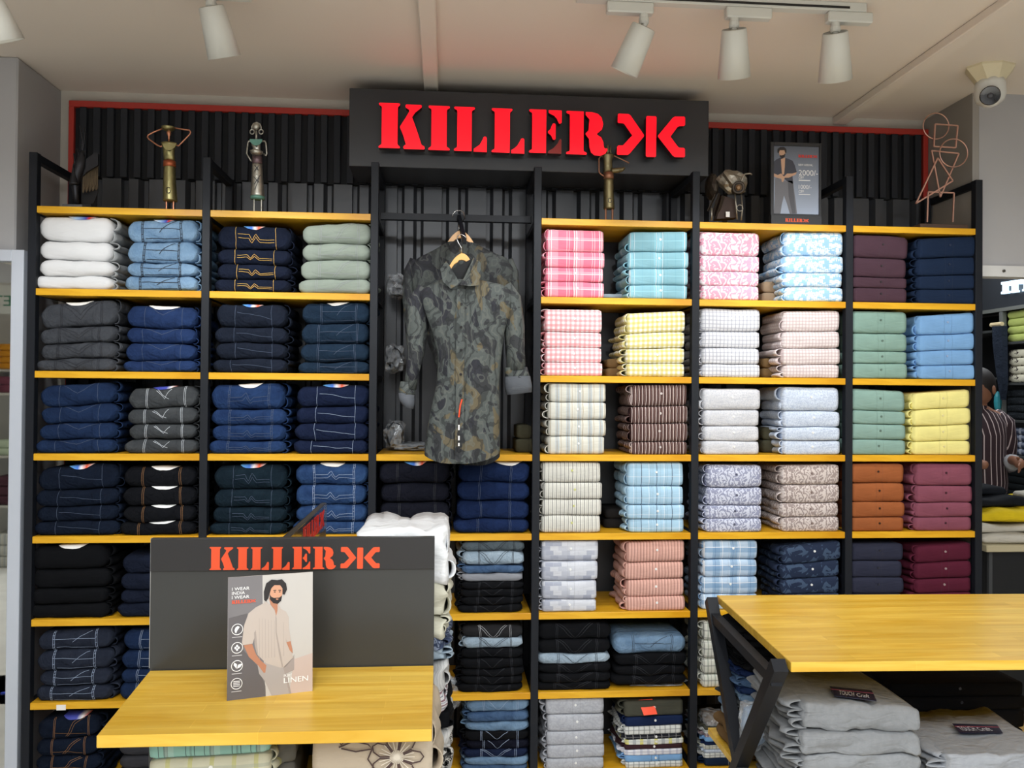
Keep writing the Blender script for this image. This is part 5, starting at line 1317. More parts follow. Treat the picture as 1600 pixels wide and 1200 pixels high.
# the standing photo card
PW, PH = .2, .2915
p0 = Vector((1.0945, -1.322, TZ)); p1 = Vector((1.288, -1.266, TZ)); ex = (p1 - p0).normalized(); PW = (p1 - p0).length
tl_ = atY(351, 908, -1.31)
lean = .018; ez = Vector((.0, 0, PH)) + Vector((-ex.y, ex.x, 0)) * lean; ez_n = ez.normalized(); PH = ez.length
nrm = ex.cross(ez_n).normalized()       # towards the viewer
card = thing('photo_card', 'standing photo card of bearded man in linen shirt on the table', 'poster', (p0 + p1) / 2)
def cp(u, v, off=0): return p0 + ex * (u * PW) + ez_n * (v * PH) + nrm * off
def cconv(x, y):
    top = 103 - 50 * (x - 62) / 728; bot = 1120 - 75 * (x - 75) / 730
    l = 62 + 13 * (y - 105) / 1015; r = 790 + 15 * (y - 55) / 990
    return ((x - l) / (r - l), (bot - y) / (bot - top))
def cflat(name, poly, mat, lay, th=.0002, conv=True):
    q = [cconv(*p_) if conv else p_ for p_ in poly]; q = [(min(1, max(0, a_)), min(1, max(0, b_))) for a_, b_ in q]
    bm = B(); add_prism(bm, q, lambda a_, b_: cp(a_, b_, .0002 * lay), nrm * th); return obj(name, bm, mat, card)
bm = B(); add_prism(bm, [(0, 0), (1, 0), (1, 1), (0, 1)], lambda a_, b_: cp(a_, b_, -.003), nrm * .003); obj('card_board', bm, plain('card_light_grey', (188, 184, 179), .4), card)
bm = B(); s0 = cp(.5, .45, -.003); bk = cp(.5, 0, -.07); bk.z = TZ + .002; bt = cp(.5, 0, -.003)
add_prism(bm, [(0, 0), (1, 0), (0, 1)], lambda a_, b_: bt + (bk - bt) * a_ + (s0 - bt) * b_, ex * .002); obj('easel_back', bm, plain('card_light_grey', (188, 184, 179)), card)
PG = plain('print_grey', (116, 113, 115), .4, vary=.05, scale=10); PG2 = plain('print_grey_dark', (94, 90, 92), .4); LIN = plain('print_linen', (184, 172, 163), .45); LIN2 = plain('print_linen_shade', (160, 149, 142), .45)
TR = plain('print_trousers', (164, 157, 154), .45); TR2_ = plain('print_trousers_shade', (156, 146, 142), .45); SK = plain('print_skin', (176, 120, 92), .45); SK2 = plain('print_skin_light', (204, 150, 120), .45); HR = plain('print_hair', (30, 25, 26), .45)
PWHT = plain('print_white_ink', (244, 244, 244), .4); PFL = plain('print_floor', (190, 172, 164), .45)
cflat('printed_shape', [(60, 100), (352, 84), (358, 330), (370, 700), (400, 1100), (75, 1125)], PG, 1)
cflat('printed_shape', [(640, 780), (800, 730), (808, 1060), (600, 1075)], PFL, 1)
cflat('printed_shape', [(75, 440), (230, 400), (250, 560), (200, 700), (330, 840), (395, 1000), (400, 1100), (75, 1125)], PG2, 2)
cflat('printed_shape', [(325, 830), (400, 800), (560, 850), (640, 740), (640, 870), (560, 900), (610, 1070), (450, 1085), (390, 960), (340, 900)], TR, 3)
cflat('printed_shape', [(545, 850), (636, 760), (638, 870), (560, 905)], TR2_, 4)
cflat('printed_shape', [(560, 900), (575, 905), (620, 1068), (600, 1070)], TR2_, 4)
cflat('printed_shape', [(380, 310), (430, 330), (475, 400), (480, 300), (510, 360), (560, 385), (585, 430), (588, 520), (612, 640), (570, 640), (560, 600), (600, 700), (634, 770), (560, 850), (520, 850), (400, 815), (330, 750), (310, 640), (300, 580), (280, 650), (196, 665), (190, 640), (205, 500), (240, 400), (300, 350)], LIN, 4)
cflat('printed_shape', [(290, 560), (305, 540), (315, 640), (330, 750), (345, 770), (318, 740), (296, 660)], LIN2, 5)
cflat('printed_shape', [(470, 400), (480, 440), (484, 560), (520, 720), (545, 845), (534, 848), (505, 730), (474, 560)], LIN2, 5)
for k in range(9):
    xx = 330 + k * 26
    if abs(xx - 500) > 14: cflat('print_fold_line', [(xx, 440 + 4 * k), (xx + 2, 440 + 4 * k), (xx + 12, 780 - 3 * k), (xx + 9, 780 - 3 * k)], LIN2, 5)
cflat('printed_shape', [(205, 666), (275, 652), (310, 740), (350, 790), (400, 830), (392, 890), (380, 893), (330, 830), (250, 760)], SK, 5)
cflat('printed_shape', [(568, 640), (605, 632), (622, 700), (626, 734), (600, 710)], SK, 5)
cflat('printed_shape', [(410, 270), (425, 325), (462, 370), (476, 420), (486, 380), (488, 320)], SK, 5)
cflat('printed_shape', [(425, 190), (450, 165), (510, 165), (527, 200), (522, 270), (490, 318), (450, 312), (415, 270)], SK2, 6)
cflat('printed_shape', [(415, 240), (432, 262), (455, 272), (500, 268), (524, 250), (516, 296), (486, 322), (448, 314), (420, 285)], HR, 7)
cflat('printed_shape', [(470, 276), (494, 276), (490, 288), (474, 288)], SK, 8)
cflat('printed_shape', [(448, 206), (472, 204), (472, 211), (448, 213)], HR, 8); cflat('printed_shape', [(492, 204), (514, 204), (514, 211), (492, 211)], HR, 8)
cflat('printed_shape', [(452, 219), (468, 218), (468, 225), (452, 226)], HR, 8); cflat('printed_shape', [(495, 218), (510, 217), (510, 224), (495, 225)], HR, 8)
cflat('printed_shape', [(370, 290), (366, 220), (385, 150), (430, 118), (480, 122), (520, 115), (556, 150), (566, 200), (545, 245), (528, 240), (526, 190), (505, 165), (455, 165), (430, 190), (414, 240), (405, 275), (388, 300)], HR, 8)
cflat('printed_shape', [(370, 300), (392, 304), (440, 350), (412, 380), (385, 345)], LIN, 8); cflat('printed_shape', [(484, 330), (512, 350), (506, 385), (488, 360)], LIN, 8)
def ctx(s, x, y, x1, hpx, mat, nm='lettering'):
    u0, v0_ = cconv(x, y); u1, _ = cconv(x1, y)
    text_part(nm, s, mat, card, cp(u0, v0_, .0022), ex, ez_n, hpx / 1015 * PH, (u1 - u0) * PW)
ctx('I WEAR', 98, 212, 244, 26, PWHT); ctx('INDIA', 98, 247, 206, 26, PWHT); ctx('I WEAR', 98, 282, 244, 26, PWHT)
PRO2 = plain('print_orange_ink', (226, 84, 52), .4)
u0, v0_ = cconv(98, 322); q = cp(u0, v0_, .002)
wordmark(card, q, ex, ez_n, 28 / 1015 * PH, PRO2, .0003, lx=1.05)
ctx('PURE', 552, 930, 622, 24, PWHT); ctx('LINEN', 552, 978, 764, 44, PWHT)
for k, (x, y) in enumerate(((148, 532), (150, 684), (152, 833), (152, 979))):
    u_, v_ = cconv(x, y); c = cp(u_, v_, .0022); R_ = 46 / 730 * PW
    obj('icon_ring', add_tube(B(), [c + ex * math.cos(t * PI / 12) * R_ + ez_n * math.sin(t * PI / 12) * R_ for t in range(24)], .0009, 5, closed=True), PWHT, card)
    bm = B(); to = lambda a_, b_: c + ex * a_ * R_ + ez_n * b_ * R_
    if k == 0: add_prism(bm, [(-.2, -.7), (.0, -.2), (.45, .4), (.1, .65), (-.3, .4), (-.5, -.1), (-.4, -.5)], to, nrm * .0003)
    elif k == 1:
        for a_, b_ in ((0, .35), (-.3, 0), (.3, 0), (0, -.35)): add_prism(bm, [(a_ + .2 * math.cos(t), b_ + .25 * math.sin(t)) for t in [i * PI / 4 for i in range(8)]], to, nrm * .0003)
    elif k == 2:
        add_prism(bm, [(-.1, -.5), (-.6, .2), (-.5, .7), (0, .3)], to, nrm * .0003); add_prism(bm, [(0, -.5), (.2, .2), (1.05, .4), (.6, -.3)], to, nrm * .0003)
    else:
        for b_ in (-.45, -.15, .15, .45): add_prism(bm, [(-.6, b_ - .06), (.6, b_ - .06), (.6, b_ + .06), (-.6, b_ + .06)], to, nrm * .0003)
    ic = obj('icon_mark', bm, PWHT, card); 
    if k in (1, 2, 3): ic['kind'] = 'stuff'
    w_ = .14
    bm = B(); lo_ = cconv(x - 42, y + 70); add_prism(bm, [(lo_[0], lo_[1]), (lo_[0] + .115, lo_[1]), (lo_[0] + .115, lo_[1] + .006), (lo_[0], lo_[1] + .006)], lambda a_, b_: cp(a_, b_, .0022), nrm * .0002); obj('caption_line', bm, plain('print_soft_white', (190, 188, 190)), card)

# clothes on the stand
TEALS = S('mint_striped', (150, 198, 190), [('u', .105, 0, .008, (112, 130, 128), .8), ('u', .105, -.008, .0018, (70, 82, 82), .8), ('u', .105, .012, .0018, (70, 82, 82), .8), ('u', .105, .035, .002, (60, 76, 76), .8), ('u', .105, .045, .005, (120, 150, 146), .7), ('u', .105, .055, .002, (60, 76, 76), .8), ('u', .105, -.003, .020, (196, 220, 212), .35)])
stack(0, '', 'shirt', 'mint striped shirt', TEALS[0], 232, 420, [1140, 1190, 1234, 1290], 14, 1, shelf_z=LZ, Y=-1.40, depth=.24, jit=.002, group='clothes on the display stand',
      label_tpl='{d}, {p}, under the left table top', seam_mat=TEALS[1], placket=False, alt={1: (S('pale_olive_check', (206, 206, 184), [('u', .05, 0, .01, (190, 190, 110), .6), ('v', .03, 0, .008, (150, 160, 150), .4)])[0], 'pale olive checked shirt', {})})
GREYT = cloth('ash_cotton', (112, 110, 104), wrinkle=.8)
stack(0, '', 'garment', 'grey crumpled garment', GREYT, 424, 462, [1150, 1210, 1290], 0, 0, shelf_z=LZ, Y=-1.33, depth=.2, jit=.002, group='clothes on the display stand',
      label_tpl='{d}, {p} one, beside the mint striped shirts', cat='clothes', nobutton=True, placket=False, crumple=.015, button=(110, 108, 104))
CRM = cloth('cream_cotton', (196, 182, 162), wrinkle=.5, vary=.02); FLD = plain('flower_print_brown', (70, 52, 50), .7); FLL = plain('flower_print_light', (222, 214, 200), .7)
tee = stack(0, '', 'tshirt', 'cream t-shirt with a flower print', CRM, 488, 676, [1132, 1230, 1290], 0, 1, shelf_z=LZ, Y=-1.42, depth=.27, jit=.002, group='clothes on the display stand',
      label_tpl='{d}, {p}, under right half of left table', cat='t-shirt', nobutton=True, placket=False, button=(190, 178, 160))
def on_front(root, polys, w_, mat, name):
    body = [c for c in root.children if c.name.startswith('folded_panel')][0]; zs_ = [v.co.z for v in body.data.vertices]; z0, z1 = min(zs_), max(zs_); xs_ = [v.co.x for v in body.data.vertices]; xa, xb = min(xs_), max(xs_)
    bm = B()
    for pl_ in polys:
        P_ = [Vector((xa + (xb - xa) * a_, min(v.co.y for v in body.data.vertices) - .0015 + .022 * abs(b_ - .5) ** 2.2 * 2.2, z0 + (z1 - z0) * b_)) for a_, b_ in pl_]
        ribbon(bm, P_, [Vector((0, -1, 0))] * len(P_), w_, .001)
    o = obj(name, bm, mat, root, world=False); o['kind'] = 'stuff'; return o
import math as _m
pet = []
for k in range(7):
    t0 = 2 * PI * k / 7; c0 = (.70, .42)
    pet.append([(c0[0] + .20 * _m.cos(t0 + d_) * r_, c0[1] + .42 * _m.sin(t0 + d_) * r_) for d_, r_ in ((-.35, .3), (-.4, .7), (-.2, 1.0), (0, 1.12), (.2, 1.0), (.4, .7), (.35, .3))])
pet += [[(.08, .82), (.14, .7), (.18, .84), (.24, .66), (.3, .8)], [(.22, .62), (.34, .72), (.46, .66), (.5, .58), (.36, .54), (.24, .6)], [(.5, .6), (.46, .4), (.52, .2), (.6, .1)]]
on_front(tee[0], pet, .0035, FLD, 'flower_outline')
on_front(tee[0], [[(.70, .42), (.70 + .15 * _m.cos(a_), .42 + .3 * _m.sin(a_))] for a_ in [i * .26 for i in range(24)]], .0016, FLL, 'flower_centre')
# pile at the right side of the stand
WC = cloth('white_soft_cotton', (236, 238, 240), wrinkle=.9, vary=.01); IV = cloth('ivory_cotton', (206, 204, 186), wrinkle=.9); PN = S('pinstripe_grey', (196, 196, 194), [('u', .008, 0, .002, (150, 150, 150), .5)])[0]
IND = cloth('indigo_print', (62, 72, 96), (), ('noise', 60, (150, 160, 180), .55, .7)); MP = S('maroon_white_stripe', (206, 204, 206), [('v', .016, 0, .004, (110, 40, 60), .8), ('v', .016, .006, .002, (60, 60, 90), .7)])[0]
BW = cloth('black_white_print', (206, 204, 198), (), ('leaf', 18, (26, 26, 28), .5, .95))
zsh = .465
stack(0, '', 'garment', 'white cotton garment', WC, 556, 697, [826, 905, 958, 984, 1003, 1024, 1062, 1092, 1122, 1152, 1185, 1220], 0, 1, shelf_z=zsh, Y=-1.03, depth=.28, jit=.006, group='clothes piled beside the backboard', cat='clothes', nobutton=True,
      label_tpl='{d} in the pile right of the backboard, {p}', placket=False, crumple=.02, side_out=(.012, .03), button=(200, 200, 200),
      alt={1: (IV, 'ivory crumpled garment', {}), 2: (IV, 'cream garment', {}), 3: (IND, 'indigo printed garment', {}), 4: (PALEJ, 'pale blue garment', {}), 5: (PN, 'pale pinstriped garment', {}), 6: (MP, 'maroon striped garment', {}),
           7: (BLKC, 'black garment', {}), 8: (PN, 'light grey garment', {}), 9: (BW, 'black and white printed garment', {}), 10: (PN, 'grey pinstriped garment', {})})
bag('crumpled clear plastic bag on the rack shelf behind the display stand', (atY(709, 1150, .06).x - .02, .08, S_TOP[7] + .30), (.055, .06, .075), 77)

# ------------------------------------------------------------------ right table
RZ = .87
q = [atZ(1120, 930, RZ), atZ(1236, 1035, RZ)]
xl_b, yb_ = q[0].x, q[0].y; xl_f, yf_ = q[1].x, q[1].y
rt = thing('display_table', 'long display table with yellow wooden top and black crossed steel legs', 'table', ((xl_f + 4.1) / 2, (yb_ + yf_) / 2, 0))
bm = B(); corners = [(xl_f, yf_), (4.15, yf_ - .045), (4.2, yb_ - .045), (xl_b, yb_)]
v0 = [bm.verts.new((x, y, RZ - .027)) for x, y in corners]; v1 = [bm.verts.new((x, y, RZ)) for x, y in corners]
bm.faces.new(v0[::-1]); bm.faces.new(v1)
for i in range(4): bm.faces.new((v0[i], v0[(i + 1) % 4], v1[(i + 1) % 4], v1[i]))
bmesh.ops.bevel(bm, geom=bm.edges[:], offset=.0016, segments=1, affect='EDGES')
obj('table_top', bm, TOPWOOD, rt)
for xe, nm in ((xl_f - .026, 0), (4.2, 1)):
    n0 = Vector((xe, yf_ + .015, RZ - .012)); n1 = Vector((xe + (xl_b - xl_f if nm == 0 else 0), yb_ - .015, RZ - .012))
    obj('crossed_leg', add_bar(B(), n0, Vector((n1.x, n1.y, 0)), .040, .040), BLACK_STEEL, rt)
    obj('crossed_leg', add_bar(B(), n1, Vector((n0.x, n0.y, 0)), .038, .040), BLACK_STEEL, rt)
    obj('end_rail', add_bar(B(), n0 + Vector((.0, .02, -.05)), n1 + Vector((0, -.02, -.05)), .03, .03), BLACK_STEEL, rt)
LR = .40
obj('lower_shelf', box((xl_f + .005, yf_ + .04, LR - .022), (4.15, yb_ - .02, LR), .001), TOPWOOD, rt)
HGR = cloth('heather_grey', (146, 149, 152), wrinkle=.9, vary=.04, vscale=60)
g1 = stack(0, '', 'tshirt', 'heather grey t-shirt', HGR, 1258, 1438, [1103, 1148, 1187, 1222, 1258, 1284], -10, -1, shelf_z=LR, Y=-1.07, depth=.34, jit=.004, group='grey t-shirts under the right table', cat='t-shirt', nobutton=True,
      label_tpl='{d}, {p}, tall grey pile under the right table', placket=False, crumple=.013, lobes=3, side_out=(.03, .06), button=(172, 172, 170))
g2 = stack(0, '', 'tshirt', 'pale grey t-shirt', cloth('pale_heather_grey', (164, 168, 174), wrinkle=.9, vary=.03, vscale=60), 1484, 1664, [1180, 1218, 1252, 1284], 3, -1, shelf_z=LR, Y=-1.07, depth=.34, jit=.004, group='grey t-shirts under the right table', cat='t-shirt', nobutton=True,
      label_tpl='{d}, {p}, low pile at the lower right corner', placket=False, crumple=.011, lobes=3, side_out=(.03, .06), button=(198, 200, 204))
for gg in (g1[0], g2[0]):      # the neckline side fold bulges
    pass
def band_card(root, px, name_txt, Z):
    bm = B(); P_ = [atZ(u, v, Z) for u, v in px]; vs = [bm.verts.new(p_) for p_ in P_]; bm.faces.new(vs)
    r_ = bmesh.ops.extrude_face_region(bm, geom=bm.faces[:]); bmesh.ops.translate(bm, verts=[x for x in r_['geom'] if isinstance(x, bmesh.types.BMVert)], vec=(0, 0, .0015))
    obj('brand_card', bm, plain('card_navy', (22, 26, 52), .35), root)
    a_, b_ = P_[3], P_[2]; rgt = (b_ - a_); w_ = rgt.length; up_ = (P_[0] - P_[3]); up_.z = 0
    upn = Vector((0, 0, 1)).cross(rgt.normalized())
    o_ = a_ + rgt * .12 + upn * (up_.dot(upn) * .22) + Vector((0, 0, .002))
    text_part('lettering', 'TOUCH', plain('card_print', (215, 216, 224), .4), root, o_, rgt, upn, abs(up_.dot(upn)) * .42, w_ * .36)
    text_part('lettering', 'Craft', plain('card_print', (215, 216, 224), .4), root, o_ + rgt * .42, rgt, upn, abs(up_.dot(upn)) * .36, w_ * .30)
    bm = B(); s_a = P_[0].lerp(P_[3], .32) + Vector((0, 0, .002)); s_b = P_[1].lerp(P_[2], .32) + Vector((0, 0, .002)); add_bar(bm, s_a, s_b, .0008, .0014); obj('card_stripe', bm, plain('card_stripe_red', (150, 60, 70), .4), root)
zt1 = g1[0].location.z + max(v.co.z for v in [c for c in g1[0].children if c.name.startswith('folded_panel')][0].data.vertices) + .001
band_card(g1[0], [(1296, 1073), (1362, 1079), (1370, 1096), (1304, 1088)], 'TOUCH', zt1)
zt2 = g2[0].location.z + max(v.co.z for v in [c for c in g2[0].children if c.name.startswith('folded_panel')][0].data.vertices) + .001
band_card(g2[0], [(1488, 1131), (1558, 1133), (1567, 1146), (1500, 1146)], 'TOUCH', zt2)
stack(0, '', J, 'black jeans', BLKC, 1166, 1296, [990, 1002, 1014, 1026, 1038, 1050, 1062, 1075, 1088, 1101, 1116, 1132, 1150, 1190], 0, -1, shelf_z=LR, Y=-.72, depth=.24, jit=.006, group='jeans piled under the left end of right table', pat='bare',
      label_tpl='{d}, {p}, pile seen through the crossed table legs',
      alt={5: (NAVY2, 'navy jeans', {}), 6: (MIDJ, 'mid blue jeans', {}), 7: (BLUE, 'dark blue jeans', {}), 8: (SKYJ, 'light blue jeans', {}), 9: (GREYJ, 'grey jeans', {}), 10: (SKYJ, 'sky blue jeans', {}), 11: (PALEJ, 'pale blue jeans', {}), 12: (BRN[0], 'brown trousers', {})})
bag('crumpled clear plastic bag beside the jeans under the right table', (atY(1158, 1110, -.8).x + .045, -.79, LR + .15), (.05, .04, .085), 91, inner=cloth('bagged_blue_check', (150, 176, 206)))
stack(0, '', 'shirt', 'black shirt', cloth('black_shirting', (16, 16, 18)), 1392, 1600, [1068, 1092, 1116, 1150, 1190], -2, 0, shelf_z=LR, Y=-.70, depth=.24, jit=.008, group='black shirts under the right table', cat='shirt',
      label_tpl='{d}, {p}, dark pile behind the grey t-shirts', placket=False, button=(60, 60, 64))
bag('brown paper and film bundle on the rack shelf left of table leg', (atY(1112, 1110, .02).x + .02, .08, S_TOP[6] - .16), (.06, .07, .05), 95, inner=TAN[0])
# ------------------------------------------------------------------ the next shop section, seen past the rack's right end
XS = 6.2
zb_ = atX(1600, 476, XS).z; DKP = plain('dark_laminate', (52, 55, 60), .3)
struct('wall_bulkhead', box((XS, -1.2, zb_), (XS + .3, 6.6, H), .003), DKP)
struct('trim_7', box((XS - .012, -1.2, zb_ - .03), (XS, 6.6, zb_), .001), plain('bulkhead_trim', (104, 106, 102), .5))
GLOW = plain('sign_white_glow', (220, 240, 255), .3, emit=(200, 232, 255), es=1.5)
sg = thing('backlit_sign', 'glowing white letters on the dark bulkhead at the right edge', 'sign', atX(1580, 460, XS))
def xrect(bm, u0, v0, u1, v1, sl=-.15):
    pts = [(u0, v0 + sl * (u0 - 1564)), (u1, v0 + sl * (u1 - 1564)), (u1, v1 + sl * (u1 - 1564)), (u0, v1 + sl * (u0 - 1564))]
    add_prism(bm, [(u, -v) for u, v in pts], lambda x, y: atX(x, -y, XS - .03), (.03, 0, 0))
for nm, parts_ in (('letter', [(1564, 441, 1573, 444.5), (1566, 444.5, 1571, 456), (1564, 456, 1573.5, 459.5)]),
                   ('letter', [(1575.5, 441, 1592, 444.5), (1575.5, 444.5, 1577.5, 448.5), (1590, 444.5, 1592, 448), (1580.5, 444.5, 1586, 457), (1578.5, 457, 1588, 460)]),
                   ('letter', [(1594, 441, 1610, 444.5), (1594, 444.5, 1596, 448.5), (1599, 444.5, 1604.5, 457), (1597, 457, 1607, 460)])):
    bm = B()
    for p_ in parts_: xrect(bm, *p_)
    bmesh.ops.remove_doubles(bm, verts=bm.verts, dist=.0005)
    obj(nm, bm, GLOW, sg)
unit = thing('wall_shelf_unit', 'dark wall shelving with grey uprights in the shop section beyond', 'shelf unit', (XS + .2, 3.0, 0))
UPR = plain('upright_grey', (104, 106, 104), .5, .2); DSH = plain('dark_shelf', (62, 64, 64), .5)
obj('back_panel', box((XS + .42, -1, 0), (XS + .45, 6.4, zb_)), plain('unit_back', (24, 26, 30), .6), unit)
yu = atX(1565, 600, XS).y
for y in (yu, yu - 1.0, yu + 1.0): obj('upright', box((XS - .01, y - .02, 0), (XS + .03, y + .02, zb_ - .031), .002), UPR, unit)
def xz(u, v): return atX(u, v, XS + .02).z
shz = [xz(1585, v) for v in (534, 598, 656, 711, 778)]
for z in shz: obj('shelf', box((XS + .0, yu - .98, z - .02), (XS + .41, yu - .021, z), .001), DSH, unit)
for z in (xz(1545, 517), xz(1545, 590)): obj('shelf', box((XS + .0, yu + .021, z - .02), (XS + .41, yu + .98, z), .001), DSH, unit)
def side_stack(lbl, mat, u0, v0, v1, n, foot, kind, cat_, wd=.30, grp=None, depth=.3):
    a = atX(u0, v0, XS + .03); Lh = (a.z - foot) / n
    for i in range(n):
        z = foot + (n - 1 - i) * Lh
        root = thing(kind, lbl.format(p=posword(i, n)), cat_, (XS + .03, a.y - wd / 2, z), grp or 'folded stock on the far wall shelving', rotz=-PI / 2)
        g = wob(i * 3 + u0, .002)
        fold_body('folded_panel', mat, root, -wd / 2, wd / 2, lambda x: .0004, lambda x, h=Lh, g=g: h - .0006 + g(x) * .3, .02, depth, int(u0) + i, nu=9, endround=.5, crisp=.8)
GRN = cloth('lime_green_knit', (186, 198, 112), wrinkle=.5); COW = cloth('cow_print', (226, 220, 196), (), ('noise', 22, (60, 50, 48), .58, 1.0)); DSP = cloth('speckled_black', (32, 36, 40), (), ('noise', 90, (80, 86, 92), .62, .7))
PLD = S('blue_grey_plaid', (72, 80, 100), [('u', .09, 0, .03, (190, 194, 204), .7), ('v', .05, 0, .018, (150, 156, 172), .6)])[0]; BK2 = cloth('soft_black', (22, 26, 28))
side_stack('folded lime green garment on the far shelving, {p} of four', GRN, 1572, 487, 531, 4, shz[0], 'folded_garment', 'clothes')
side_stack('folded black and white cow-print garment on far shelving, {p} of four', COW, 1574, 547, 592, 4, shz[1], 'folded_garment', 'clothes')
side_stack('folded speckled black garment on the far shelving, {p} of four', DSP, 1570, 609, 652, 4, shz[2], 'folded_garment', 'clothes')
side_stack('folded blue-grey plaid garment on the far shelving, {p} of four', PLD, 1572, 667, 706, 4, shz[3], 'folded_garment', 'clothes')
side_stack('folded plain black garment on the far shelving, {p} of four', BK2, 1570, 731, 772, 4, shz[4], 'folded_garment', 'clothes')
# hanging jeans
hy = atX(1557, 508, XS - .05)
hj = thing('hanging_jeans', 'slate blue jeans hanging from a pale clip hanger beyond the rack', 'jeans', hy)
obj('clip_hanger', add_tube(B(), [atX(1549, 508, XS - .05), atX(1566, 506, XS - .05)], .018, 8), plain('pale_wood', (210, 190, 150), .5), hj)
bm = B(); add_prism(bm, [(1550, -510), (1565, -509), (1566, -600), (1563, -625), (1556, -580), (1551, -540)], lambda x, y: atX(x, -y, XS - .07), (.05, 0, 0))
obj('denim_legs', bm, denim('slate_hanging_denim', (44, 54, 72)), hj)
# pale sale table with heaped clothes
Tz = .86; fl = atZ(1551, 852, Tz)
st = thing('sale_table', 'beige topped black counter with heaped clothes beyond the rack', 'table', (fl.x + .7, fl.y + .35, 0))
obj('counter_top', box((fl.x - .03, fl.y, Tz - .035), (fl.x + 1.5, fl.y + .75, Tz), .004), plain('beige_laminate', (196, 184, 150), .4), st)
obj('cabinet', box((fl.x + .02, fl.y + .05, 0), (fl.x + 1.45, fl.y + .7, Tz - .036), .003), plain('cabinet_black', (22, 24, 27), .4), st)
obj('corner_strip', box((fl.x + .012, fl.y + .045, 0), (fl.x + .03, fl.y + .06, Tz - .036)), plain('cabinet_edge', (70, 72, 74), .4), st)
YLW = cloth('bright_yellow_knit', (238, 206, 40), wrinkle=.8); OFFW = cloth('offwhite_knit', (216, 210, 196), wrinkle=.8); BKK = cloth('black_knit', (30, 33, 38), wrinkle=.8)
rn = random.Random(8)
def heap(lbl, mat, cx, cy, z, w_, d_, h_, sd, rz=0.0):
    root = thing('heaped_garment', lbl, 'clothes', (cx, cy, z), 'clothes heaped on the sale table', rotz=rz)
    g = wob(sd, .012); g2_ = wob(sd + 1, .012)
    fold_body('folded_panel', mat, root, -w_ / 2, w_ / 2, lambda x: .001, lambda x: max(.01, h_ + g(x)), .03, d_, sd, nu=16, endround=.4, yw=.012, crisp=.8)
    return root
base_x = fl.x
items = [('white knit garment at the front edge of the sale table', OFFW, .14, .10, Tz, .34, .3, .045), ('white and dark red folded garment under the yellow one', OFFW, .12, .14, Tz + .05, .32, .28, .04),
         ('bright yellow garment heaped on the sale table', YLW, .10, .16, Tz + .10, .36, .3, .055), ('black garment lying over the yellow one on sale table', BKK, .12, .25, Tz + .165, .42, .3, .045),
         ('black garment at the back of the sale table heap', BKK, .08, .38, Tz + .21, .4, .3, .04), ('white garment on the right part of the sale table heap', OFFW, .45, .14, Tz, .28, .3, .12),
         ('yellow garment under the pale one at right of the heap', YLW, .42, .30, Tz + .13, .26, .25, .06), ('pale grey garment topping the right part of the heap', OFFW, .46, .16, Tz + .19, .26, .25, .05)]
for i, (lb, mt, dx, dy, z, w_, d_, h_) in enumerate(items): heap(lb, mt, base_x + dx, fl.y + dy - .08, z, w_, d_, h_, 60 + i, rn.uniform(-.12, .12))
# person in a striped shirt behind the table
YP = 1.80
def pp(u, v, dy=0): return atY(u, v, YP + dy)
kp = (pp(1520, 600) - CAM).dot(_f2) / F_PX
person = thing('person', 'person in maroon shirt with white stripes, half hidden behind the rack', 'person', Vector((pp(1522, 700).x, YP, 0)))
SKN = plain('skin', (150, 104, 80), .55)
def skinned(name, verts, edges, radii, mat, parent, lv=2):
    me = bpy.data.meshes.new(name); off = wloc(parent); me.from_pydata([tuple(Vector(v) - off) for v in verts], edges, [])
    o = link_mesh(name, me, mat, parent)
    sk = o.modifiers.new('skin', 'SKIN'); sk.use_smooth_shade = True
    for i, r in enumerate(radii): me.skin_vertices[0].data[i].radius = (r, r) if not isinstance(r, tuple) else r
    me.skin_vertices[0].data[0].use_root = True
    sb = o.modifiers.new('sub', 'SUBSURF'); sb.levels = lv; sb.render_levels = lv
    return o
cxp = pp(1522, 700).x
def hp(dx, dy, z): return Vector((cxp + dx, YP + dy, z))
hand = [hp(.12, -.27, 1.19), hp(.09, -.31, 1.17), hp(.055, -.335, 1.155)]
V = [hp(0, 0, .95), hp(0, 0, 1.12), hp(0, -.01, 1.32), hp(0, -.01, 1.46), hp(.0, -.03, 1.54), hp(0, -.05, 1.62), hp(0, -.05, 1.70),
     hp(.17, 0, 1.44), hp(.215, .02, 1.19), hp(.12, -.22, 1.20), hand[0], hand[1],
     hp(-.17, 0, 1.44), hp(-.215, 0, 1.19), hp(-.12, -.22, 1.18), hp(-.08, -.27, 1.17),
     hp(.09, 0, .90), hp(.10, -.01, .50), hp(.10, .02, .09), hp(.11, -.12, .04), hp(-.09, 0, .90), hp(-.10, -.01, .50), hp(-.10, .02, .09), hp(-.11, -.12, .04)]
E_ = [(0, 1), (1, 2), (2, 3), (3, 4), (4, 5), (5, 6), (3, 7), (7, 8), (8, 9), (9, 10), (10, 11), (3, 12), (12, 13), (13, 14), (14, 15), (0, 16), (16, 17), (17, 18), (18, 19), (0, 20), (20, 21), (21, 22), (22, 23)]
R_ = [.13, .12, .13, .10, .05, .075, .07, .065, .042, .03, .035, .03, .065, .042, .03, .035, .09, .06, .04, .035, .09, .06, .04, .035]
body = skinned('body', V, E_, R_, SKN, person)
for k in range(4):
    b0 = hand[1] + Vector((0, 0, .018 - .012 * k)); skinned('finger', [b0, b0 + Vector((-.02, -.025, -.002)), b0 + Vector((-.035, -.035, -.018))], [(0, 1), (1, 2)], [.008, .0075, .006], SKN, person, 1)
skinned('thumb', [hand[0], hand[0] + Vector((-.02, -.01, .03)), hand[0] + Vector((-.04, -.03, .035))], [(0, 1), (1, 2)], [.01, .009, .007], SKN, person, 1)
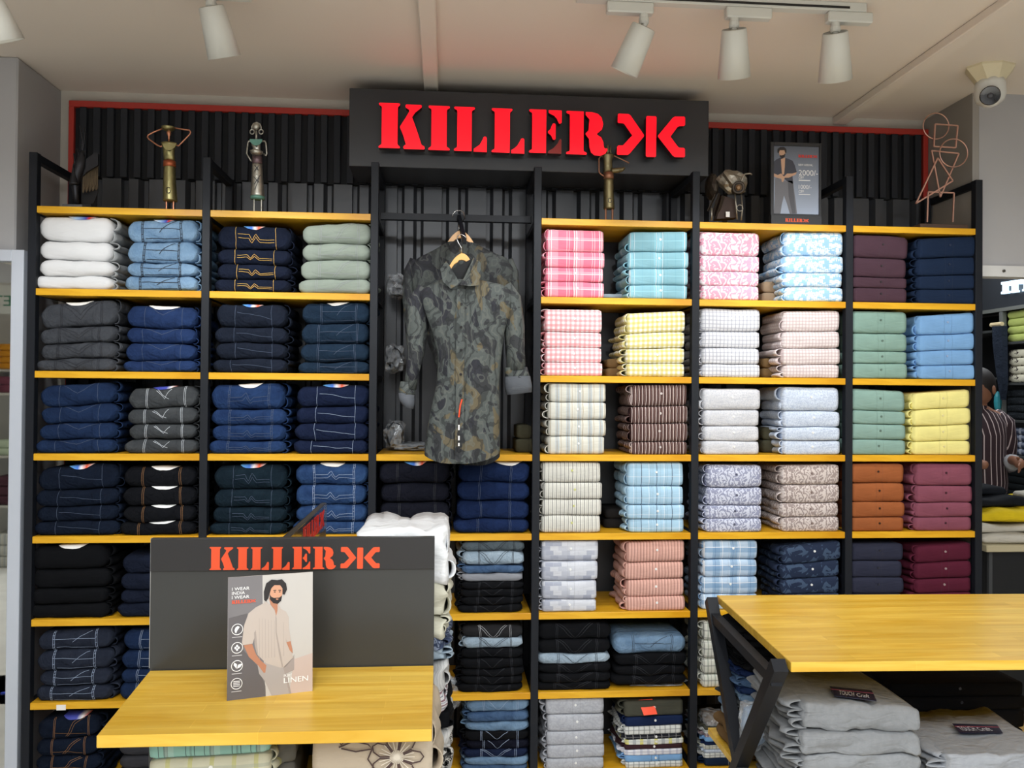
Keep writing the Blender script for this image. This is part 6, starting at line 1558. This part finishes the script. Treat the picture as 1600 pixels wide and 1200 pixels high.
STM, N, L, P = new_mat('maroon_striped_shirting'); tc = N.new('ShaderNodeTexCoord'); s_ = N.new('ShaderNodeSeparateXYZ'); L.new(tc.outputs['Object'], s_.inputs[0])
wv = M_(N, L, 'ADD', s_.outputs[0], M_(N, L, 'MULTIPLY', s_.outputs[1], .6)); t_ = M_(N, L, 'FRACT', M_(N, L, 'DIVIDE', M_(N, L, 'ADD', wv, 5), .042)); L.new(mixc(N, L, M_(N, L, 'LESS_THAN', t_, .16), (52, 34, 40), (206, 190, 190)), P.inputs['Base Color']); P.inputs['Roughness'].default_value = .8
bm = B(); rings = []
for z, hx, hy_ in ((.98, .20, .145), (1.05, .205, .15), (1.2, .19, .145), (1.35, .195, .145), (1.43, .20, .125), (1.49, .15, .10), (1.52, .075, .075), (1.555, .068, .07)):
    rings.append([Vector((cxp + hx * math.cos(t), YP - .01 + hy_ * math.sin(t), z)) for t in [i * PI / 12 for i in range(24)]])
add_loft(bm, rings, closed_ends=False); obj('striped_shirt', bm, STM, person, smooth=True)
for s in (1, -1):
    bm = B(); add_tube(bm, [hp(s * .13, 0, 1.46), hp(s * .19, 0, 1.42), hp(s * .22, .01, 1.30), hp(s * .235, .02, 1.19), hp(s * .215, -.04, 1.165), hp(s * .17, -.12, 1.18)], [.07, .078, .07, .062, .06, .055], 14); obj('sleeve', bm, STM, person, smooth=True)
    bm = B(); add_tube(bm, [hp(s * .178, -.105, 1.176), hp(s * .135, -.185, 1.19)], [.055, .046], 14); obj('white_cuff', bm, plain('cuff_white', (180, 180, 184), .7), person, smooth=True)
bm = B(); 
for s in (1, -1): pass
rings = []
for z, hx, hy_ in ((1.02, .175, .125), (.92, .185, .135), (.85, .18, .13)):
    rings.append([Vector((cxp + hx * math.cos(t), YP + hy_ * math.sin(t), z)) for t in [i * PI / 12 for i in range(24)]])
add_loft(bm, rings); obj('trousers_seat', bm, plain('stone_trousers', (150, 148, 136), .8), person, smooth=True)
for s in (1, -1): obj('trouser_leg', add_tube(B(), [hp(s * .09, 0, .9), hp(s * .10, -.01, .5), hp(s * .10, .01, .1)], [.10, .08, .06], 14), plain('stone_trousers', (150, 148, 136), .8), person, smooth=True)
for s in (1, -1): obj('shoe', add_ball(B(), hp(s * .105, -.06, .045), (.05, .13, .045), 14), plain('shoe_black', (20, 20, 22), .4), person, smooth=True)
hd = hp(0, -.06, 1.655); fd = Vector((-.72, -.55, -.42)).normalized(); sdv = fd.cross(Vector((0, 0, 1))).normalized(); ud = sdv.cross(fd).normalized()
def hball(bm, c, r, n=14):
    add_ball(bm, (0, 0, 0), 1.0, n)
    for v in bm.verts: q = v.co.copy(); v.co = c + sdv * q.x * r[0] + fd * q.y * r[1] + ud * q.z * r[2]
    return bm
obj('head', hball(B(), hd, (.076, .095, .115), 20), SKN, person, smooth=True)
bm = hball(B(), hd - fd * .016 + ud * .014, (.088, .10, .116), 24)
bmesh.ops.bisect_plane(bm, geom=bm.verts[:] + bm.edges[:] + bm.faces[:], plane_co=hd + fd * .045, plane_no=-(fd - ud * .55).normalized(), clear_inner=True, clear_outer=False)
obj('hair', bm, plain('hair_black', (30, 24, 22), .6), person, smooth=True)
for s in (1, -1):
    obj('ear', hball(B(), hd + sdv * s * .082 + fd * .01 - ud * .01, (.012, .022, .032), 10), SKN, person, smooth=True)
    obj('eye', hball(B(), hd + sdv * s * .03 + fd * .087 + ud * .01, (.013, .009, .008), 10), plain('eye_dark', (30, 24, 22), .2), person, smooth=True)
obj('nose', hball(B(), hd + fd * .1 - ud * .018, (.014, .018, .024), 10), SKN, person, smooth=True)
obj('mouth', hball(B(), hd + fd * .088 - ud * .055, (.024, .01, .007), 10), plain('lips', (130, 76, 66), .5), person, smooth=True)
obj('teal_tag', add_ball(B(), atX(1559, 628, XS - .03), (.03, .03, .09), 10), plain('teal_plastic', (50, 140, 150), .4), unit)

# ------------------------------------------------------------------ mirror on the left pillar
fr = atY(33, 700, .0).x; ztm = atY(20, 390, .0).z
mir = thing('wall_mirror', 'tall mirror in a pale grey metal frame at the left edge', 'mirror', (fr - .3, .03, .03))
MFR = plain('mirror_frame_grey', (196, 202, 212), .35, .2)
obj('frame_side', box((fr - .047, 0, .03), (fr, .048, ztm), .002), MFR, mir)
obj('frame_side', box((-1.30, 0, .03), (-1.25, .048, ztm), .002), MFR, mir)
obj('frame_top', box((-1.25, 0, ztm - .045), (fr - .047, .048, ztm), .002), MFR, mir)
obj('frame_bottom', box((-1.25, 0, .03), (fr - .047, .048, .075), .002), MFR, mir)
obj('mirror_glass', box((-1.25, .02, .075), (fr - .047, .03, ztm - .045)), plain('mirror_silver', (235, 240, 238), .02, 1.0), mir)
# what the mirror shows: shelving and goods standing left behind the viewer
def mp(u, v, Yv): p_ = atY(u, v, Yv); return Vector((p_.x, .04 - p_.y, p_.z))
Yv = 4.4; c = mp(8, 600, Yv); yr = c.y
ms = thing('wall_shelf_unit', 'pale shelving with folded clothes reflected in the left mirror', 'shelf unit', (c.x, yr - .2, 0))
PALE = plain('pale_panel', (214, 212, 206), .5)
obj('back_panel', box((c.x - 1.2, yr - .42, 0), (c.x + .5, yr - .4, 2.6)), PALE, ms)
obj('side_panel', box((c.x + .5, yr - .42, 0), (c.x + .52, yr, 2.6)), PALE, ms)
mz = lambda v: mp(8, v, Yv).z
for v in (577, 614, 712, 790, 905, 1040): obj('shelf', box((c.x - 1.2, yr - .4, mz(v) - .02), (c.x + .5, yr, mz(v)), .001), plain('light_shelf', (200, 196, 186), .4), ms)
def mstack(lbl, mat, u, v0, v1, n, wd=.24):
    a = mp(u, v0, Yv); b = mp(u, v1, Yv); foot = b.z; h = (a.z - b.z) / n
    for i in range(n):
        root = thing('folded_garment', lbl.format(p=posword(i, n)), 'clothes', (a.x, yr - .01, foot + (n - 1 - i) * h), 'clothes seen only in the mirror', rotz=PI)
        fold_body('folded_panel', mat, root, -wd / 2, wd / 2, lambda x: .0004, lambda x, h=h: h - .0006, .02, .28, 300 + i + v0, nu=7, endround=.5, crisp=.8)
mstack('folded orange garment reflected in the mirror, {p} of four', cloth('orange_knit', (232, 158, 52)), 14, 537, 577, 4)
mstack('folded maroon garment reflected in the mirror, {p} of two', MAUVE[0], 14, 588, 614, 2)
mstack('folded mint garment reflected in the mirror, {p}', cloth('mint_knit', (206, 220, 190)), 10, 688, 712, 2, .3)
mstack('folded wine and grey garment reflected in the mirror, {p} of three', cloth('wine_grey', (92, 60, 70)), 8, 745, 790, 3, .3)
mstack('folded striped grey garment reflected in the mirror, {p} of four', STR1[0], 8, 835, 905, 4, .3)
mstack('folded white and dark garment reflected in the mirror, {p} of four', WCK[0], 8, 960, 1040, 4, .3)
sgm = thing('hanging_sign', 'white sign with green letters reflected in the left mirror', 'sign', mp(8, 470, 4.2))
a = mp(24, 490, 4.2); b = mp(-30, 445, 4.2)
obj('sign_board', box((b.x, a.y - .02, a.z), (a.x, a.y, b.z), .002), plain('sign_white', (222, 224, 218), .4), sgm)
q0 = mp(17, 478, 4.2); text_part('lettering', 'ET', plain('sign_green', (40, 130, 100), .4), sgm, (q0.x, a.y + .001, q0.z), (-1, 0, 0), (0, 0, 1), .09, .16)
cb = mp(4, 1190, 1.2)
ctr = obj('side_counter', box((cb.x - .3, cb.y - .3, 0), (cb.x + .2, cb.y + .15, cb.z), .003), PALE); tag(ctr, 'low pale counter reflected at the foot of the left mirror', 'counter')
bt_ = thing('water_bottle', 'clear water bottle with blue cap and label, reflected in mirror', 'bottle', (cb.x, cb.y, cb.z))
obj('bottle_body', add_lathe(B(), cb, [(.035, 0), (.042, .01), (.042, .1), (.039, .13), (.042, .16), (.042, .24), (.03, .29), (.014, .32), (.014, .335)], n=18), plain('clear_plastic', (220, 230, 236), .15, trans=.4), bt_, smooth=True)
obj('label_band', add_lathe(B(), cb + Vector((0, 0, .14)), [(.0425, 0), (.0427, .001), (.0427, .07), (.0425, .071)], n=18), plain('label_blue', (40, 50, 130), .4), bt_, smooth=True)
obj('cap', add_lathe(B(), cb + Vector((0, 0, .336)), [(.015, 0), (.016, .002), (.016, .022), (.014, .024)], n=16), plain('cap_blue', (30, 60, 190), .35), bt_, smooth=True)
